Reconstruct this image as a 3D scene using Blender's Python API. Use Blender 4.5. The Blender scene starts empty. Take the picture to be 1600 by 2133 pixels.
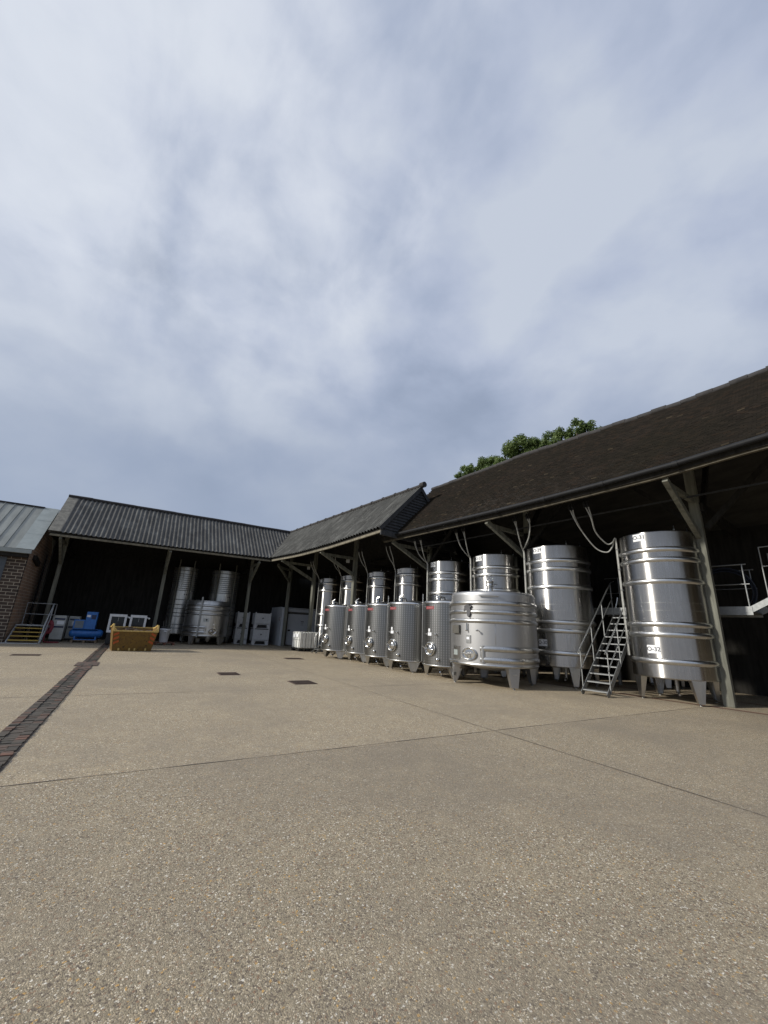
import bpy, math, random
from mathutils import Vector, Matrix
R = math.radians
random.seed(7)
S = bpy.context.scene
COL = S.collection

# ------------------------------------------------------------------ helpers
class MB:
    def __init__(s): s.v = []; s.f = []; s.sm = []
    def add(s, vs, fs, smooth=False):
        n = len(s.v); s.v += [tuple(v) for v in vs]
        s.f += [tuple(i + n for i in f) for f in fs]; s.sm += [smooth] * len(fs); return s
    def box(s, x0, x1, y0, y1, z0, z1):
        vs = [(x, y, z) for z in (z0, z1) for y in (y0, y1) for x in (x0, x1)]
        return s.add(vs, [(0, 2, 3, 1), (4, 5, 7, 6), (0, 1, 5, 4), (2, 6, 7, 3), (0, 4, 6, 2), (1, 3, 7, 5)])
    def bar(s, p, q, w, h, up=(0, 0, 1)):
        p = Vector(p); q = Vector(q); d = (q - p).normalized(); up = Vector(up)
        if abs(d.dot(up)) > .99: up = Vector((0, 1, 0))
        a = d.cross(up).normalized() * w / 2; b = a.cross(d).normalized() * h / 2
        vs = [o + i * a + j * b for o in (p, q) for i, j in ((-1, -1), (1, -1), (1, 1), (-1, 1))]
        return s.add(vs, [(0, 1, 2, 3), (7, 6, 5, 4), (0, 4, 5, 1), (1, 5, 6, 2), (2, 6, 7, 3), (3, 7, 4, 0)])
    def tube(s, pts, r, n=8, caps=True):
        pts = [Vector(p) for p in pts]; rings = []; a = None
        for i, p in enumerate(pts):
            d = (pts[min(i + 1, len(pts) - 1)] - pts[max(i - 1, 0)]).normalized()
            if a is None:
                a = d.cross(Vector((0, 0, 1)) if abs(d.z) < .9 else Vector((1, 0, 0))).normalized()
            else:
                a = (a - d * a.dot(d)).normalized()
            b = d.cross(a); rr = r[i] if isinstance(r, (list, tuple)) else r
            rings.append([p + rr * (math.cos(2 * math.pi * k / n) * a + math.sin(2 * math.pi * k / n) * b) for k in range(n)])
        vs = [v for g in rings for v in g]; fs = []
        for i in range(len(pts) - 1):
            for k in range(n):
                fs.append((i * n + k, i * n + (k + 1) % n, (i + 1) * n + (k + 1) % n, (i + 1) * n + k))
        s.add(vs, fs, True)
        if caps:
            s.add(rings[0], [tuple(range(n - 1, -1, -1))]); s.add(rings[-1], [tuple(range(n))])
        return s
    def lathe(s, prof, n=64, a0=0., a1=360., cx=0., cy=0., smooth=True):
        full = abs(a1 - a0) >= 359.9; m = n if full else n + 1; k = len(prof)
        vs = []
        for i in range(m):
            a = R(a0 + (a1 - a0) * i / n); c, q = math.cos(a), math.sin(a)
            vs += [(cx + r * c, cy + r * q, z) for r, z in prof]
        fs = []
        for i in range(n):
            j = (i + 1) % m
            for t in range(k - 1):
                fs.append((i * k + t, j * k + t, j * k + t + 1, i * k + t + 1))
        return s.add(vs, fs, smooth)
    def prism(s, poly, fn, d):
        n = len(poly); vs = [fn(x, y, 0) for x, y in poly] + [fn(x, y, d) for x, y in poly]
        fs = [tuple(range(n - 1, -1, -1)), tuple(range(n, 2 * n))] + [(i, (i + 1) % n, n + (i + 1) % n, n + i) for i in range(n)]
        return s.add(vs, fs)
    def ball(s, c, r, n=12, sq=(1, 1, 1)):
        pr = [(r * math.sin(math.pi * i / (n // 2)), -r * math.cos(math.pi * i / (n // 2))) for i in range(n // 2 + 1)]
        m = MB().lathe(pr, n)
        return s.add([(c[0] + v[0] * sq[0], c[1] + v[1] * sq[1], c[2] + v[2] * sq[2]) for v in m.v], m.f, True)
    def xf(s, M):
        s.v = [tuple(M @ Vector(v)) for v in s.v]; return s
    def mesh(s, name, m):
        me = bpy.data.meshes.new(name); me.from_pydata(s.v, [], s.f)
        me.polygons.foreach_set('use_smooth', s.sm); me.update()
        if m: me.materials.append(m)
        return me
    def build(s, name, m, parent=None, loc=None, world=False):
        return put(name, s.mesh(name, m), parent, loc, world)
def put(name, me, parent=None, loc=None, world=False):
    o = bpy.data.objects.new(name, me); COL.objects.link(o)
    if parent is not None:
        o.parent = parent
        if world: o.matrix_parent_inverse = (Matrix.Translation(parent.location) @ parent.rotation_euler.to_matrix().to_4x4()).inverted()
    if loc is not None: o.location = loc
    return o
def tag(o, label=None, cat=None, group=None, kind=None):
    for k, v in (('label', label), ('category', cat), ('group', group), ('kind', kind)):
        if v: o[k] = v
    return o
def thing(name, label, cat, loc=(0, 0, 0), rz=0., group=None):
    o = bpy.data.objects.new(name, None); COL.objects.link(o); o.empty_display_size = .2
    o.location = loc; o.rotation_euler = (0, 0, rz); return tag(o, label, cat, group)
CACHE = {}
def shared(key, name, m, parent, fn, loc=None):
    if key not in CACHE: CACHE[key] = fn().mesh(name, m)
    return put(name, CACHE[key], parent, loc)
def bevel(o, w=.01, seg=2):
    md = o.modifiers.new('bevel', 'BEVEL'); md.width = w; md.segments = seg; md.limit_method = 'ANGLE'; return o
def lerp(a, b, t): return a + (b - a) * t
def interp(tab, x):
    if x <= tab[0][0]: return tab[0][1]
    for (a, p), (b, q) in zip(tab, tab[1:]):
        if x <= b: return p + (q - p) * (x - a) / (b - a)
    return tab[-1][1]
def smooth_path(pts, k=6):
    pts = [Vector(p) for p in pts]; out = []
    P = [pts[0]] + pts + [pts[-1]]
    for i in range(1, len(P) - 2):
        a, b, c, d = P[i - 1], P[i], P[i + 1], P[i + 2]
        for j in range(k):
            t = j / k
            out.append(.5 * ((2 * b) + (-a + c) * t + (2 * a - 5 * b + 4 * c - d) * t * t + (-a + 3 * b - 3 * c + d) * t ** 3))
    return out + [pts[-1]]

# ------------------------------------------------------------------ materials
def nodes(name):
    m = bpy.data.materials.new(name); m.use_nodes = True; nt = m.node_tree
    return m, nt, nt.nodes['Principled BSDF']
def N(nt, t, **kw):
    n = nt.nodes.new(t)
    for k, v in kw.items():
        if k.startswith('_'): setattr(n, k[1:], v)
        else: n.inputs[k.replace('__', ' ')].default_value = v
    return n
def L(nt, a, b): nt.links.new(a, b)
def c4(c): return (c[0], c[1], c[2], 1)
def ramp(nt, src, stops, interp_='LINEAR'):
    r = nt.nodes.new('ShaderNodeValToRGB'); r.color_ramp.interpolation = interp_
    e = r.color_ramp.elements
    while len(e) > 1: e.remove(e[-1])
    e[0].position = stops[0][0]; e[0].color = c4(stops[0][1])
    for p, c in stops[1:]:
        k = e.new(p); k.color = c4(c)
    L(nt, src, r.inputs[0]); return r.outputs[0]
def noise(nt, scale, stretch=(1, 1, 1), detail=4, rough=.55, coord='Object', dist=0.):
    tc = N(nt, 'ShaderNodeTexCoord'); mp = N(nt, 'ShaderNodeMapping'); mp.inputs['Scale'].default_value = stretch
    L(nt, tc.outputs[coord], mp.inputs[0])
    n = N(nt, 'ShaderNodeTexNoise', Scale=scale, Detail=detail, Roughness=rough, Distortion=dist); L(nt, mp.outputs[0], n.inputs['Vector'])
    return n.outputs['Fac']
def mixc(nt, f, a, b, mode='MIX'):
    m = nt.nodes.new('ShaderNodeMix'); m.data_type = 'RGBA'; m.blend_type = mode
    for i, x in ((0, f), (6, a), (7, b)):
        if hasattr(x, 'links') or hasattr(x, 'is_linked'): L(nt, x, m.inputs[i])
        else: m.inputs[i].default_value = x if i == 0 else c4(x)
    return m.outputs[2]
def math_(nt, op, a, b=None, clamp=False):
    m = nt.nodes.new('ShaderNodeMath'); m.operation = op; m.use_clamp = clamp
    for i, x in ((0, a), (1, b)):
        if x is None: continue
        if hasattr(x, 'is_linked'): L(nt, x, m.inputs[i])
        else: m.inputs[i].default_value = x
    return m.outputs[0]
def bump(nt, b, h, strength=.3, dist=.01):
    n = N(nt, 'ShaderNodeBump', Strength=strength, Distance=dist); L(nt, h, n.inputs['Height']); L(nt, n.outputs[0], b.inputs['Normal'])
def pbr(name, col, col2=None, rough=.7, metal=0., scale=6., stretch=(1, 1, 1), bmp=0., lo=.35, hi=.65, spec=.5, rvar=.0):
    m, nt, b = nodes(name)
    b.inputs['Roughness'].default_value = rough; b.inputs['Metallic'].default_value = metal
    b.inputs['Specular IOR Level'].default_value = spec
    if col2 is None: col2 = tuple(x * .75 for x in col)
    f = noise(nt, scale, stretch, 6, .6)
    L(nt, ramp(nt, f, [(lo, col2), (hi, col)]), b.inputs['Base Color'])
    if rvar: L(nt, ramp(nt, f, [(lo, (rough + rvar,) * 3), (hi, (rough - rvar,) * 3)]), b.inputs['Roughness'])
    if bmp: bump(nt, b, f, bmp, .01)
    return m
def steel(name, col, rough, aniso, streak=.12, dim=.86, sc=38.):
    m, nt, b = nodes(name)
    b.inputs['Metallic'].default_value = 1
    f = noise(nt, sc, (1, 1, .03), 3, .6); g = noise(nt, 1.6, (1, 1, .6), 5, .6)
    h = math_(nt, 'ADD', math_(nt, 'MULTIPLY', f, .6), math_(nt, 'MULTIPLY', g, .4))
    L(nt, ramp(nt, h, [(.35, tuple(x * dim for x in col)), (.65, col)]), b.inputs['Base Color'])
    L(nt, ramp(nt, h, [(.3, (rough + streak,) * 3), (.7, (rough - streak * .4,) * 3)]), b.inputs['Roughness'])
    b.inputs['Anisotropic'].default_value = aniso; b.inputs['Anisotropic Rotation'].default_value = .25
    wv = noise(nt, 1.3, (1, 1, .7), 2, .4); bp = N(nt, 'ShaderNodeBump', Strength=.12, Distance=.05); L(nt, wv, bp.inputs['Height']); L(nt, bp.outputs[0], b.inputs['Normal'])
    if aniso:
        t = N(nt, 'ShaderNodeTangent', _direction_type='RADIAL', _axis='Z'); L(nt, t.outputs[0], b.inputs['Tangent'])
    return m
M = {}
M['steel'] = steel('brushed_steel', (.50, .49, .475), .27, .97, .06)
M['steel_plain'] = pbr('satin_steel', (.55, .55, .54), (.46, .46, .45), .33, 1., 9, (1, 1, .2), rvar=.06)
M['steel_bright'] = pbr('bright_steel', (.68, .68, .67), (.6, .6, .59), .28, 1., 9)
M['steel_mirror'] = pbr('polished_steel', (.60, .60, .59), (.52, .52, .51), .14, 1., 5)
M['steel_matt'] = steel('matt_steel', (.47, .47, .47), .45, 0., .08, .88, 4.)
M['steel_dull'] = pbr('dull_barn_steel', (.58, .57, .54), (.50, .49, .46), .34, .9, 5, (1, 1, .1))
M['galv'] = pbr('galvanised_steel', (.36, .37, .37), (.28, .29, .29), .5, .9, 14)
# ribbed jacket: fine dimple columns in the steel skin
def ribbed():
    m, nt, b = nodes('dimpled_steel'); b.inputs['Metallic'].default_value = 1
    tc = N(nt, 'ShaderNodeTexCoord'); sp = N(nt, 'ShaderNodeSeparateXYZ'); L(nt, tc.outputs['Object'], sp.inputs[0])
    an = math_(nt, 'ARCTAN2', sp.outputs[1], sp.outputs[0])
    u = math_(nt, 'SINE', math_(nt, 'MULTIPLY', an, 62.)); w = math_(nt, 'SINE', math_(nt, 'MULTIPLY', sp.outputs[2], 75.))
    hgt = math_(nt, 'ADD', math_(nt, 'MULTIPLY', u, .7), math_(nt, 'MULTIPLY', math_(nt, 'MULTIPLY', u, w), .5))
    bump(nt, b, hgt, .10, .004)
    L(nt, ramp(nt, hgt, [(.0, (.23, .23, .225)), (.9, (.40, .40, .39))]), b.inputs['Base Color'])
    b.inputs['Roughness'].default_value = .33
    return m
M['ribbed'] = ribbed()
M['post'] = pbr('weathered_green_grey_timber', (.20, .20, .165), (.10, .10, .08), .85, 0, 7, (1, 1, .12), .3)
M['eave_wood'] = pbr('pale_eave_timber', (.23, .205, .15), (.12, .11, .08), .85, 0, 6, (1, 1, .3), .2)
M['eave_dark'] = pbr('dull_eave_timber', (.11, .095, .065), (.05, .044, .032), .85, 0, 5, (1, 1, .3), .2)
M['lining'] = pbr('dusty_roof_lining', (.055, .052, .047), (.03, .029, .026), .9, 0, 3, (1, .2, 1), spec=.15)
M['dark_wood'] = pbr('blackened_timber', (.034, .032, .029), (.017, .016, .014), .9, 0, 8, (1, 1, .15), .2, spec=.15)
M['board'] = pbr('black_stained_boards', (.045, .046, .048), (.022, .023, .025), .8, 0, 9, (1, 1, .3), .2)
M['gutter'] = pbr('black_plastic_gutter', (.012, .013, .015), (.009, .009, .010), .62, 0, 5, spec=.25)
M['label'] = pbr('white_label', (.86, .87, .88), (.80, .81, .83), .5, 0, 12)
M['ink'] = pbr('black_print', (.02, .022, .035), (.015, .015, .02), .6, 0, 10)
M['red_label'] = pbr('red_maker_plate', (.30, .06, .065), (.23, .045, .05), .5, 0, 30)
M['pink_print'] = pbr('pale_pink_print', (.45, .26, .26), (.36, .2, .2), .6, 0, 30)
M['grey_mark'] = pbr('etched_grey_mark', (.10, .10, .105), (.08, .08, .085), .6, .3, 12)
M['box_grey'] = pbr('grey_brown_plastic', (.11, .105, .09), (.09, .085, .075), .55, 0, 9)
M['black'] = pbr('black_plastic', (.015, .015, .016), (.01, .01, .01), .5, 0, 6)
M['hose'] = pbr('pale_grey_hose', (.40, .40, .38), (.28, .28, .26), .55, 0, 12)
M['white_plastic'] = pbr('white_plastic', (.66, .67, .68), (.54, .55, .56), .5, 0, 5)
M['white_panel'] = pbr('white_cold_store_panel', (.60, .62, .65), (.54, .56, .59), .5, 0, 1.5)
M['cream'] = pbr('white_enamel', (.50, .51, .48), (.40, .41, .38), .45, 0, 4)
M['blue'] = pbr('blue_paint', (.03, .17, .50), (.02, .12, .38), .4, 0, 5)
M['navy'] = pbr('dark_blue_paint', (.012, .03, .09), (.01, .02, .06), .4, 0, 5)
M['grey_screen'] = pbr('grey_panel', (.16, .20, .24), (.12, .15, .18), .4, 0, 5)
M['yellow_tread'] = pbr('worn_yellow_grating', (.52, .36, .07), (.36, .25, .06), .7, 0, 14, bmp=.2)
M['rail_grey'] = pbr('grey_painted_rail', (.42, .44, .45), (.32, .335, .34), .5, .2, 12)
M['skip_rim'] = pbr('pale_yellow_rim', (.62, .45, .15), (.42, .28, .08), .6, 0, 18)
M['skip_in'] = pbr('rusty_skip_inside', (.10, .07, .05), (.05, .035, .028), .85, 0, 9)
M['orange'] = pbr('faded_orange_stripe', (.50, .10, .02), (.36, .08, .02), .65, 0, 16)
M['pallet'] = pbr('pallet_wood', (.26, .19, .12), (.15, .11, .07), .85, 0, 9, (1, .2, 1), .2)
M['brick_red'] = pbr('red_brick_pile', (.20, .085, .055), (.11, .05, .035), .9, 0, 8, bmp=.3)
M['redhose'] = pbr('red_hose', (.22, .02, .035), (.16, .015, .025), .5, 0, 8)
M['bluehose'] = pbr('blue_clear_hose', (.02, .03, .055), (.015, .022, .04), .35, 0, 8)
M['glass'] = pbr('dark_glass', (.02, .025, .035), (.015, .02, .025), .1, 0, 3)
M['grate'] = pbr('rusty_iron_grate', (.13, .09, .07), (.085, .058, .046), .7, .2, 20, bmp=.2)
M['lamp'] = pbr('white_floodlight', (.6, .6, .58), (.5, .5, .48), .4, 0, 4)
M['ivc'] = pbr('tote_plastic', (.84, .84, .80), (.74, .74, .70), .35, 0, 3)
M['bark'] = pbr('oak_bark', (.09, .07, .05), (.05, .04, .03), .95, 0, 6, (1, 1, .3), .4)
M['lead'] = pbr('pale_lead_flashing', (.33, .365, .355), (.26, .29, .285), .55, .1, 3, lo=.3, hi=.7)
M['verge'] = pbr('lichened_verge_sheet', (.23, .22, .19), (.13, .125, .11), .9, 0, 5)
M['slate_grey'] = pbr('grey_blue_shutter', (.07, .085, .10), (.055, .065, .08), .5, 0, 4)

def skip_paint():
    m, nt, b = nodes('ochre_skip_paint')
    f = noise(nt, 3.2, (1, 1, 1), 8, .7, dist=.6); g = noise(nt, 9, (1.6, 1, .8), 6, .7, dist=1.2)
    c = mixc(nt, math_(nt, 'GREATER_THAN', g, .58), (.18, .098, .012), (.04, .02, .008))
    c = mixc(nt, ramp(nt, f, [(.45, (0, 0, 0)), (.7, (1, 1, 1))]), c, (.10, .055, .012))
    L(nt, c, b.inputs['Base Color']); b.inputs['Roughness'].default_value = .6; bump(nt, b, f, .4, .02); return m
M['skip'] = skip_paint()

def sheet(name, a, d, lich, along):      # weathered fibre cement; streaks run down the slope
    m, nt, b = nodes(name)
    st = (1, .12, .12) if along == 'x' else (.12, 1, .12)
    f = noise(nt, 7, st, 6, .65); g = noise(nt, .7, (1, 1, 1), 5, .6); h = noise(nt, 9, (1, 1, 1), 5, .75)
    c = ramp(nt, f, [(.3, d), (.68, a)])
    c = mixc(nt, ramp(nt, g, [(.35, (0, 0, 0)), (.7, (.55, .55, .55))]), c, tuple(x * .5 for x in d))
    h2 = noise(nt, 2.6, tuple(max(.35, q) for q in st), 7, .72)
    c = mixc(nt, ramp(nt, h2, [(.5, (0, 0, 0)), (.66, (.6, .6, .6))]), c, tuple(x * .8 for x in lich))
    c = mixc(nt, ramp(nt, h, [(.60, (0, 0, 0)), (.68, (.8, .8, .8))]), c, lich)
    L(nt, c, b.inputs['Base Color']); b.inputs['Roughness'].default_value = .9; b.inputs['Specular IOR Level'].default_value = .25
    bump(nt, b, h, .4, .01); return m
M['sheet_barn'] = sheet('fibre_cement_sheet', (.13, .128, .122), (.072, .07, .067), (.24, .24, .225), 'x')
M['sheet_wing'] = sheet('mossy_fibre_cement_sheet', (.12, .12, .112), (.055, .055, .052), (.22, .22, .205), 'y')
M['ridge'] = pbr('dark_ridge_cap', (.045, .042, .042), (.025, .023, .023), .85, 0, 5, bmp=.2)

def tiles_mat():
    m, nt, b = nodes('old_clay_tiles')
    at = N(nt, 'ShaderNodeAttribute', _attribute_name='tone')
    c = ramp(nt, at.outputs['Fac'], [(0, (.038, .033, .029)), (.45, (.050, .043, .037)), (.8, (.062, .051, .043)), (.985, (.072, .052, .04)), (.99, (.12, .10, .075)), (1, (.15, .12, .085))])
    g = noise(nt, .45, (1, 1, 1), 5, .6); h = noise(nt, 14, (1, 1, 1), 5, .7)
    c = mixc(nt, ramp(nt, g, [(.4, (0, 0, 0)), (.75, (.6, .6, .6))]), c, (.035, .034, .024))
    c = mixc(nt, ramp(nt, h, [(.66, (0, 0, 0)), (.72, (.5, .5, .5))]), c, (.15, .14, .11))
    L(nt, c, b.inputs['Base Color']); b.inputs['Roughness'].default_value = .88; b.inputs['Specular IOR Level'].default_value = .25
    bump(nt, b, h, .3, .008); return m
M['tiles'] = tiles_mat()

def brick(name, c1, c2, mortar, axis, bw=.36, bh=.15):
    m, nt, b = nodes(name)
    tc = N(nt, 'ShaderNodeTexCoord'); sp = N(nt, 'ShaderNodeSeparateXYZ'); L(nt, tc.outputs['Object'], sp.inputs[0])
    cb = N(nt, 'ShaderNodeCombineXYZ'); L(nt, sp.outputs[0 if axis == 'x' else 1], cb.inputs[0]); L(nt, sp.outputs[2], cb.inputs[1])
    t = N(nt, 'ShaderNodeTexBrick', Scale=1., Color1=c4(c1), Color2=c4(c2), Mortar=c4(mortar)); t.inputs['Mortar Size'].default_value = .014
    t.inputs['Brick Width'].default_value = bw; t.inputs['Row Height'].default_value = bh; t.inputs['Bias'].default_value = -.2
    L(nt, cb.outputs[0], t.inputs['Vector'])
    g = noise(nt, 1.2, (1, 1, 1), 5, .6)
    c = mixc(nt, ramp(nt, g, [(.4, (0, 0, 0)), (.75, (.5, .5, .5))]), t.outputs[0], tuple(x * .6 for x in c1))
    L(nt, c, b.inputs['Base Color']); b.inputs['Roughness'].default_value = .9
    bump(nt, b, math_(nt, 'SUBTRACT', 1., t.outputs['Fac']), .5, .01); return m
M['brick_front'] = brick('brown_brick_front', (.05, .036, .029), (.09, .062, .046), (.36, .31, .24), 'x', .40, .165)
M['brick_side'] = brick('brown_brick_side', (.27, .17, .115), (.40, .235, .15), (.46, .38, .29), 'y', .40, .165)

def standing_seam():
    m, nt, b = nodes('pale_standing_seam_metal')
    f = noise(nt, 2.5, (1, .25, .25), 5, .6)
    L(nt, ramp(nt, f, [(.3, (.20, .21, .195)), (.7, (.30, .315, .295))]), b.inputs['Base Color'])
    b.inputs['Roughness'].default_value = .5; b.inputs['Metallic'].default_value = .3; return m
M['seam'] = standing_seam()

def paving():
    m, nt, b = nodes('exposed_aggregate_concrete')
    tc = N(nt, 'ShaderNodeTexCoord')
    v1 = N(nt, 'ShaderNodeTexVoronoi', Scale=150.); v2 = N(nt, 'ShaderNodeTexVoronoi', Scale=92.)
    wn = N(nt, 'ShaderNodeTexNoise', Scale=75., Detail=2.)
    L(nt, tc.outputs['Object'], wn.inputs['Vector'])
    dm = N(nt, 'ShaderNodeVectorMath', _operation='SCALE'); L(nt, wn.outputs['Color'], dm.inputs[0]); dm.inputs['Scale'].default_value = .010
    ad = N(nt, 'ShaderNodeVectorMath', _operation='ADD'); L(nt, tc.outputs['Object'], ad.inputs[0]); L(nt, dm.outputs[0], ad.inputs[1])
    L(nt, ad.outputs[0], v1.inputs['Vector']); L(nt, ad.outputs[0], v2.inputs['Vector'])
    s1 = N(nt, 'ShaderNodeSeparateColor'); L(nt, v1.outputs['Color'], s1.inputs[0])
    s2 = N(nt, 'ShaderNodeSeparateColor'); L(nt, v2.outputs['Color'], s2.inputs[0])
    c1 = ramp(nt, s1.outputs[0], [(0, (.15, .12, .085)), (.2, (.27, .225, .155)), (.5, (.40, .335, .235)), (.66, (.33, .295, .235)), (.78, (.50, .41, .28)), (.90, (.70, .60, .44)), (1., (.92, .87, .75))])
    c2 = ramp(nt, s2.outputs[0], [(0, (.13, .105, .085)), (.22, (.30, .26, .185)), (.6, (.41, .345, .245)), (.80, (.30, .185, .115)), (.885, (.62, .38, .13)), (.925, (.48, .43, .33)), (.96, (.92, .88, .78)), (1., (.95, .91, .82))], 'CONSTANT')
    c = mixc(nt, math_(nt, 'GREATER_THAN', s2.outputs[1], .6), c1, c2)
    c = mixc(nt, ramp(nt, v1.outputs['Distance'], [(.40, (0, 0, 0)), (.62, (.55, .55, .55))]), c, (.20, .17, .125))
    g = noise(nt, .35, (1, 1, 1), 6, .6); g2 = noise(nt, 2.2, (1, 1, 1), 6, .65); g3 = noise(nt, 14., (1, 1, 1), 4, .6)
    c = mixc(nt, ramp(nt, g, [(.36, (.55, .55, .55)), (.56, (0, 0, 0))]), c, (.225, .195, .155))
    c = mixc(nt, ramp(nt, g2, [(.5, (0, 0, 0)), (.8, (.4, .4, .4))]), c, (.47, .395, .275))
    c = mixc(nt, ramp(nt, g3, [(.3, (.35, .35, .35)), (.55, (0, 0, 0))]), c, (.24, .195, .14))
    # near slab: greyer tone, with the foreground's light falloff painted into its colour
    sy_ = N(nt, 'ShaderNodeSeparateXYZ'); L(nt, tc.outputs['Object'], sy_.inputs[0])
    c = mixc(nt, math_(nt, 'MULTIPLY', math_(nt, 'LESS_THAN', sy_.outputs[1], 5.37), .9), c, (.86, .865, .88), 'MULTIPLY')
    c = mixc(nt, 1., c, (1.10, 1.08, 1.04), 'MULTIPLY')
    L(nt, c, b.inputs['Base Color']); b.inputs['Roughness'].default_value = .75; b.inputs['Specular IOR Level'].default_value = .3
    bump(nt, b, math_(nt, 'SUBTRACT', 1., v1.outputs['Distance']), .5, .006); return m
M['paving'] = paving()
M['joint'] = pbr('dark_joint_filler', (.13, .105, .085), (.07, .058, .047), .9, 0, 4)
M['grass'] = pbr('rough_grass', (.07, .10, .03), (.04, .06, .02), .95, 0, .8)
def channel_mat():
    m, nt, b = nodes('old_brick_setts')
    at = N(nt, 'ShaderNodeAttribute', _attribute_name='tone')
    g = noise(nt, 1.1, (1, 1, 1), 5, .6); h = noise(nt, 16, (1, 1, 1), 5, .7)
    c = ramp(nt, at.outputs['Fac'], [(0, (.035, .032, .026)), (.4, (.085, .065, .05)), (.75, (.14, .075, .052)), (1, (.22, .095, .06))])
    c = mixc(nt, ramp(nt, g, [(.4, (0, 0, 0)), (.62, (.85, .85, .85))]), c, (.055, .052, .04))
    c = mixc(nt, ramp(nt, h, [(.5, (0, 0, 0)), (.7, (.6, .6, .6))]), c, (.13, .10, .08))
    L(nt, c, b.inputs['Base Color']); b.inputs['Roughness'].default_value = .75; bump(nt, b, h, .5, .01); return m
M['channel'] = channel_mat()
def leaf_mat(name, a, d):
    m, nt, b = nodes(name)
    at = N(nt, 'ShaderNodeAttribute', _attribute_name='tone')
    L(nt, ramp(nt, at.outputs['Fac'], [(0, d), (1, a)]), b.inputs['Base Color']); b.inputs['Roughness'].default_value = .6
    b.inputs['Subsurface Weight'].default_value = 0.
    tr = N(nt, 'ShaderNodeBsdfTranslucent'); L(nt, ramp(nt, at.outputs['Fac'], [(0, d), (1, a)]), tr.inputs[0])
    mx = N(nt, 'ShaderNodeMixShader', Fac=.35); L(nt, b.outputs[0], mx.inputs[1]); L(nt, tr.outputs[0], mx.inputs[2])
    L(nt, mx.outputs[0], nt.nodes['Material Output'].inputs[0]); return m
M['leaf'] = leaf_mat('oak_leaves', (.16, .22, .06), (.065, .11, .028))

# ------------------------------------------------------------------ camera, sun, sky
F = 831.43; YAW, PIT, ROL = .530268, .285542, .0491072; HC = 1.55
cy, sy = math.cos(YAW), math.sin(YAW)
fw = Vector((sy * math.cos(PIT), cy * math.cos(PIT), math.sin(PIT))); rt = Vector((cy, -sy, 0)); up = rt.cross(fw)
r_ = math.cos(ROL) * rt + math.sin(ROL) * up; u_ = -math.sin(ROL) * rt + math.cos(ROL) * up
cam = bpy.data.cameras.new('camera'); co = bpy.data.objects.new('camera', cam); COL.objects.link(co)
cam.sensor_fit = 'HORIZONTAL'; cam.sensor_width = 36; cam.lens = 36 * F / 1600; cam.clip_end = 3000; cam.clip_start = .05
co.matrix_world = Matrix(((r_.x, u_.x, -fw.x, 0), (r_.y, u_.y, -fw.y, 0), (r_.z, u_.z, -fw.z, HC), (0, 0, 0, 1)))
S.camera = co
SAZ, SEL = R(166), R(29)
sd = Vector((math.cos(SEL) * math.cos(SAZ), math.cos(SEL) * math.sin(SAZ), math.sin(SEL)))
sl = bpy.data.lights.new('sun', 'SUN'); sl.energy = 3.8; sl.angle = R(4); sl.color = (1, .95, .86)
so = bpy.data.objects.new('sun', sl); COL.objects.link(so); so.rotation_euler = sd.to_track_quat('Z', 'Y').to_euler()
W = bpy.data.worlds.new('World'); S.world = W; W.use_nodes = True; nt = W.node_tree
bg = nt.nodes['Background']; bg.inputs['Strength'].default_value = .1
sky = N(nt, 'ShaderNodeTexSky', _sky_type='NISHITA'); sky.sun_disc = False; sky.sun_elevation = SEL; sky.sun_rotation = R(90) - SAZ
tc = N(nt, 'ShaderNodeTexCoord'); sp = N(nt, 'ShaderNodeSeparateXYZ'); L(nt, tc.outputs['Generated'], sp.inputs[0])
def wnoise(scale, detail, off, rough=.55, dist=0., stretch=(1, 1, 1), rot=(0, 0, 0)):
    mp = N(nt, 'ShaderNodeMapping'); mp.inputs['Location'].default_value = off; mp.inputs['Scale'].default_value = stretch; mp.inputs['Rotation'].default_value = rot
    L(nt, tc.outputs['Generated'], mp.inputs[0])
    n = N(nt, 'ShaderNodeTexNoise', Scale=scale, Detail=detail, Roughness=rough, Distortion=dist); L(nt, mp.outputs[0], n.inputs['Vector']); return n.outputs['Fac']
big = wnoise(1.3, 3, (3.1, 1.7, .4), .45, .2, (1, 1, 1.9))
fine = wnoise(3.3, 5, (7.3, 2.2, 1.1), .5, .2, (1, 1, 1.6), (R(14), R(-20), 0))
puff = wnoise(7.5, 6, (2.3, 9.2, 4.1), .52, .3, (1, 1, 1.5), (R(-10), R(25), R(30)))
wisp = wnoise(3.2, 7, (1.3, 5.2, 3.1), .55, .35, (1.5, .8, .9), (R(-30), R(20), R(40)))
f = math_(nt, 'ADD', math_(nt, 'ADD', math_(nt, 'MULTIPLY', big, .52), math_(nt, 'MULTIPLY', fine, .36)), math_(nt, 'MULTIPLY', puff, .12))
ccol = ramp(nt, f, [(.405, (3.1, 3.7, 5.0)), (.455, (4.0, 4.65, 6.1)), (.505, (4.9, 5.5, 6.9)), (.57, (5.9, 6.45, 7.5))])
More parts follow.
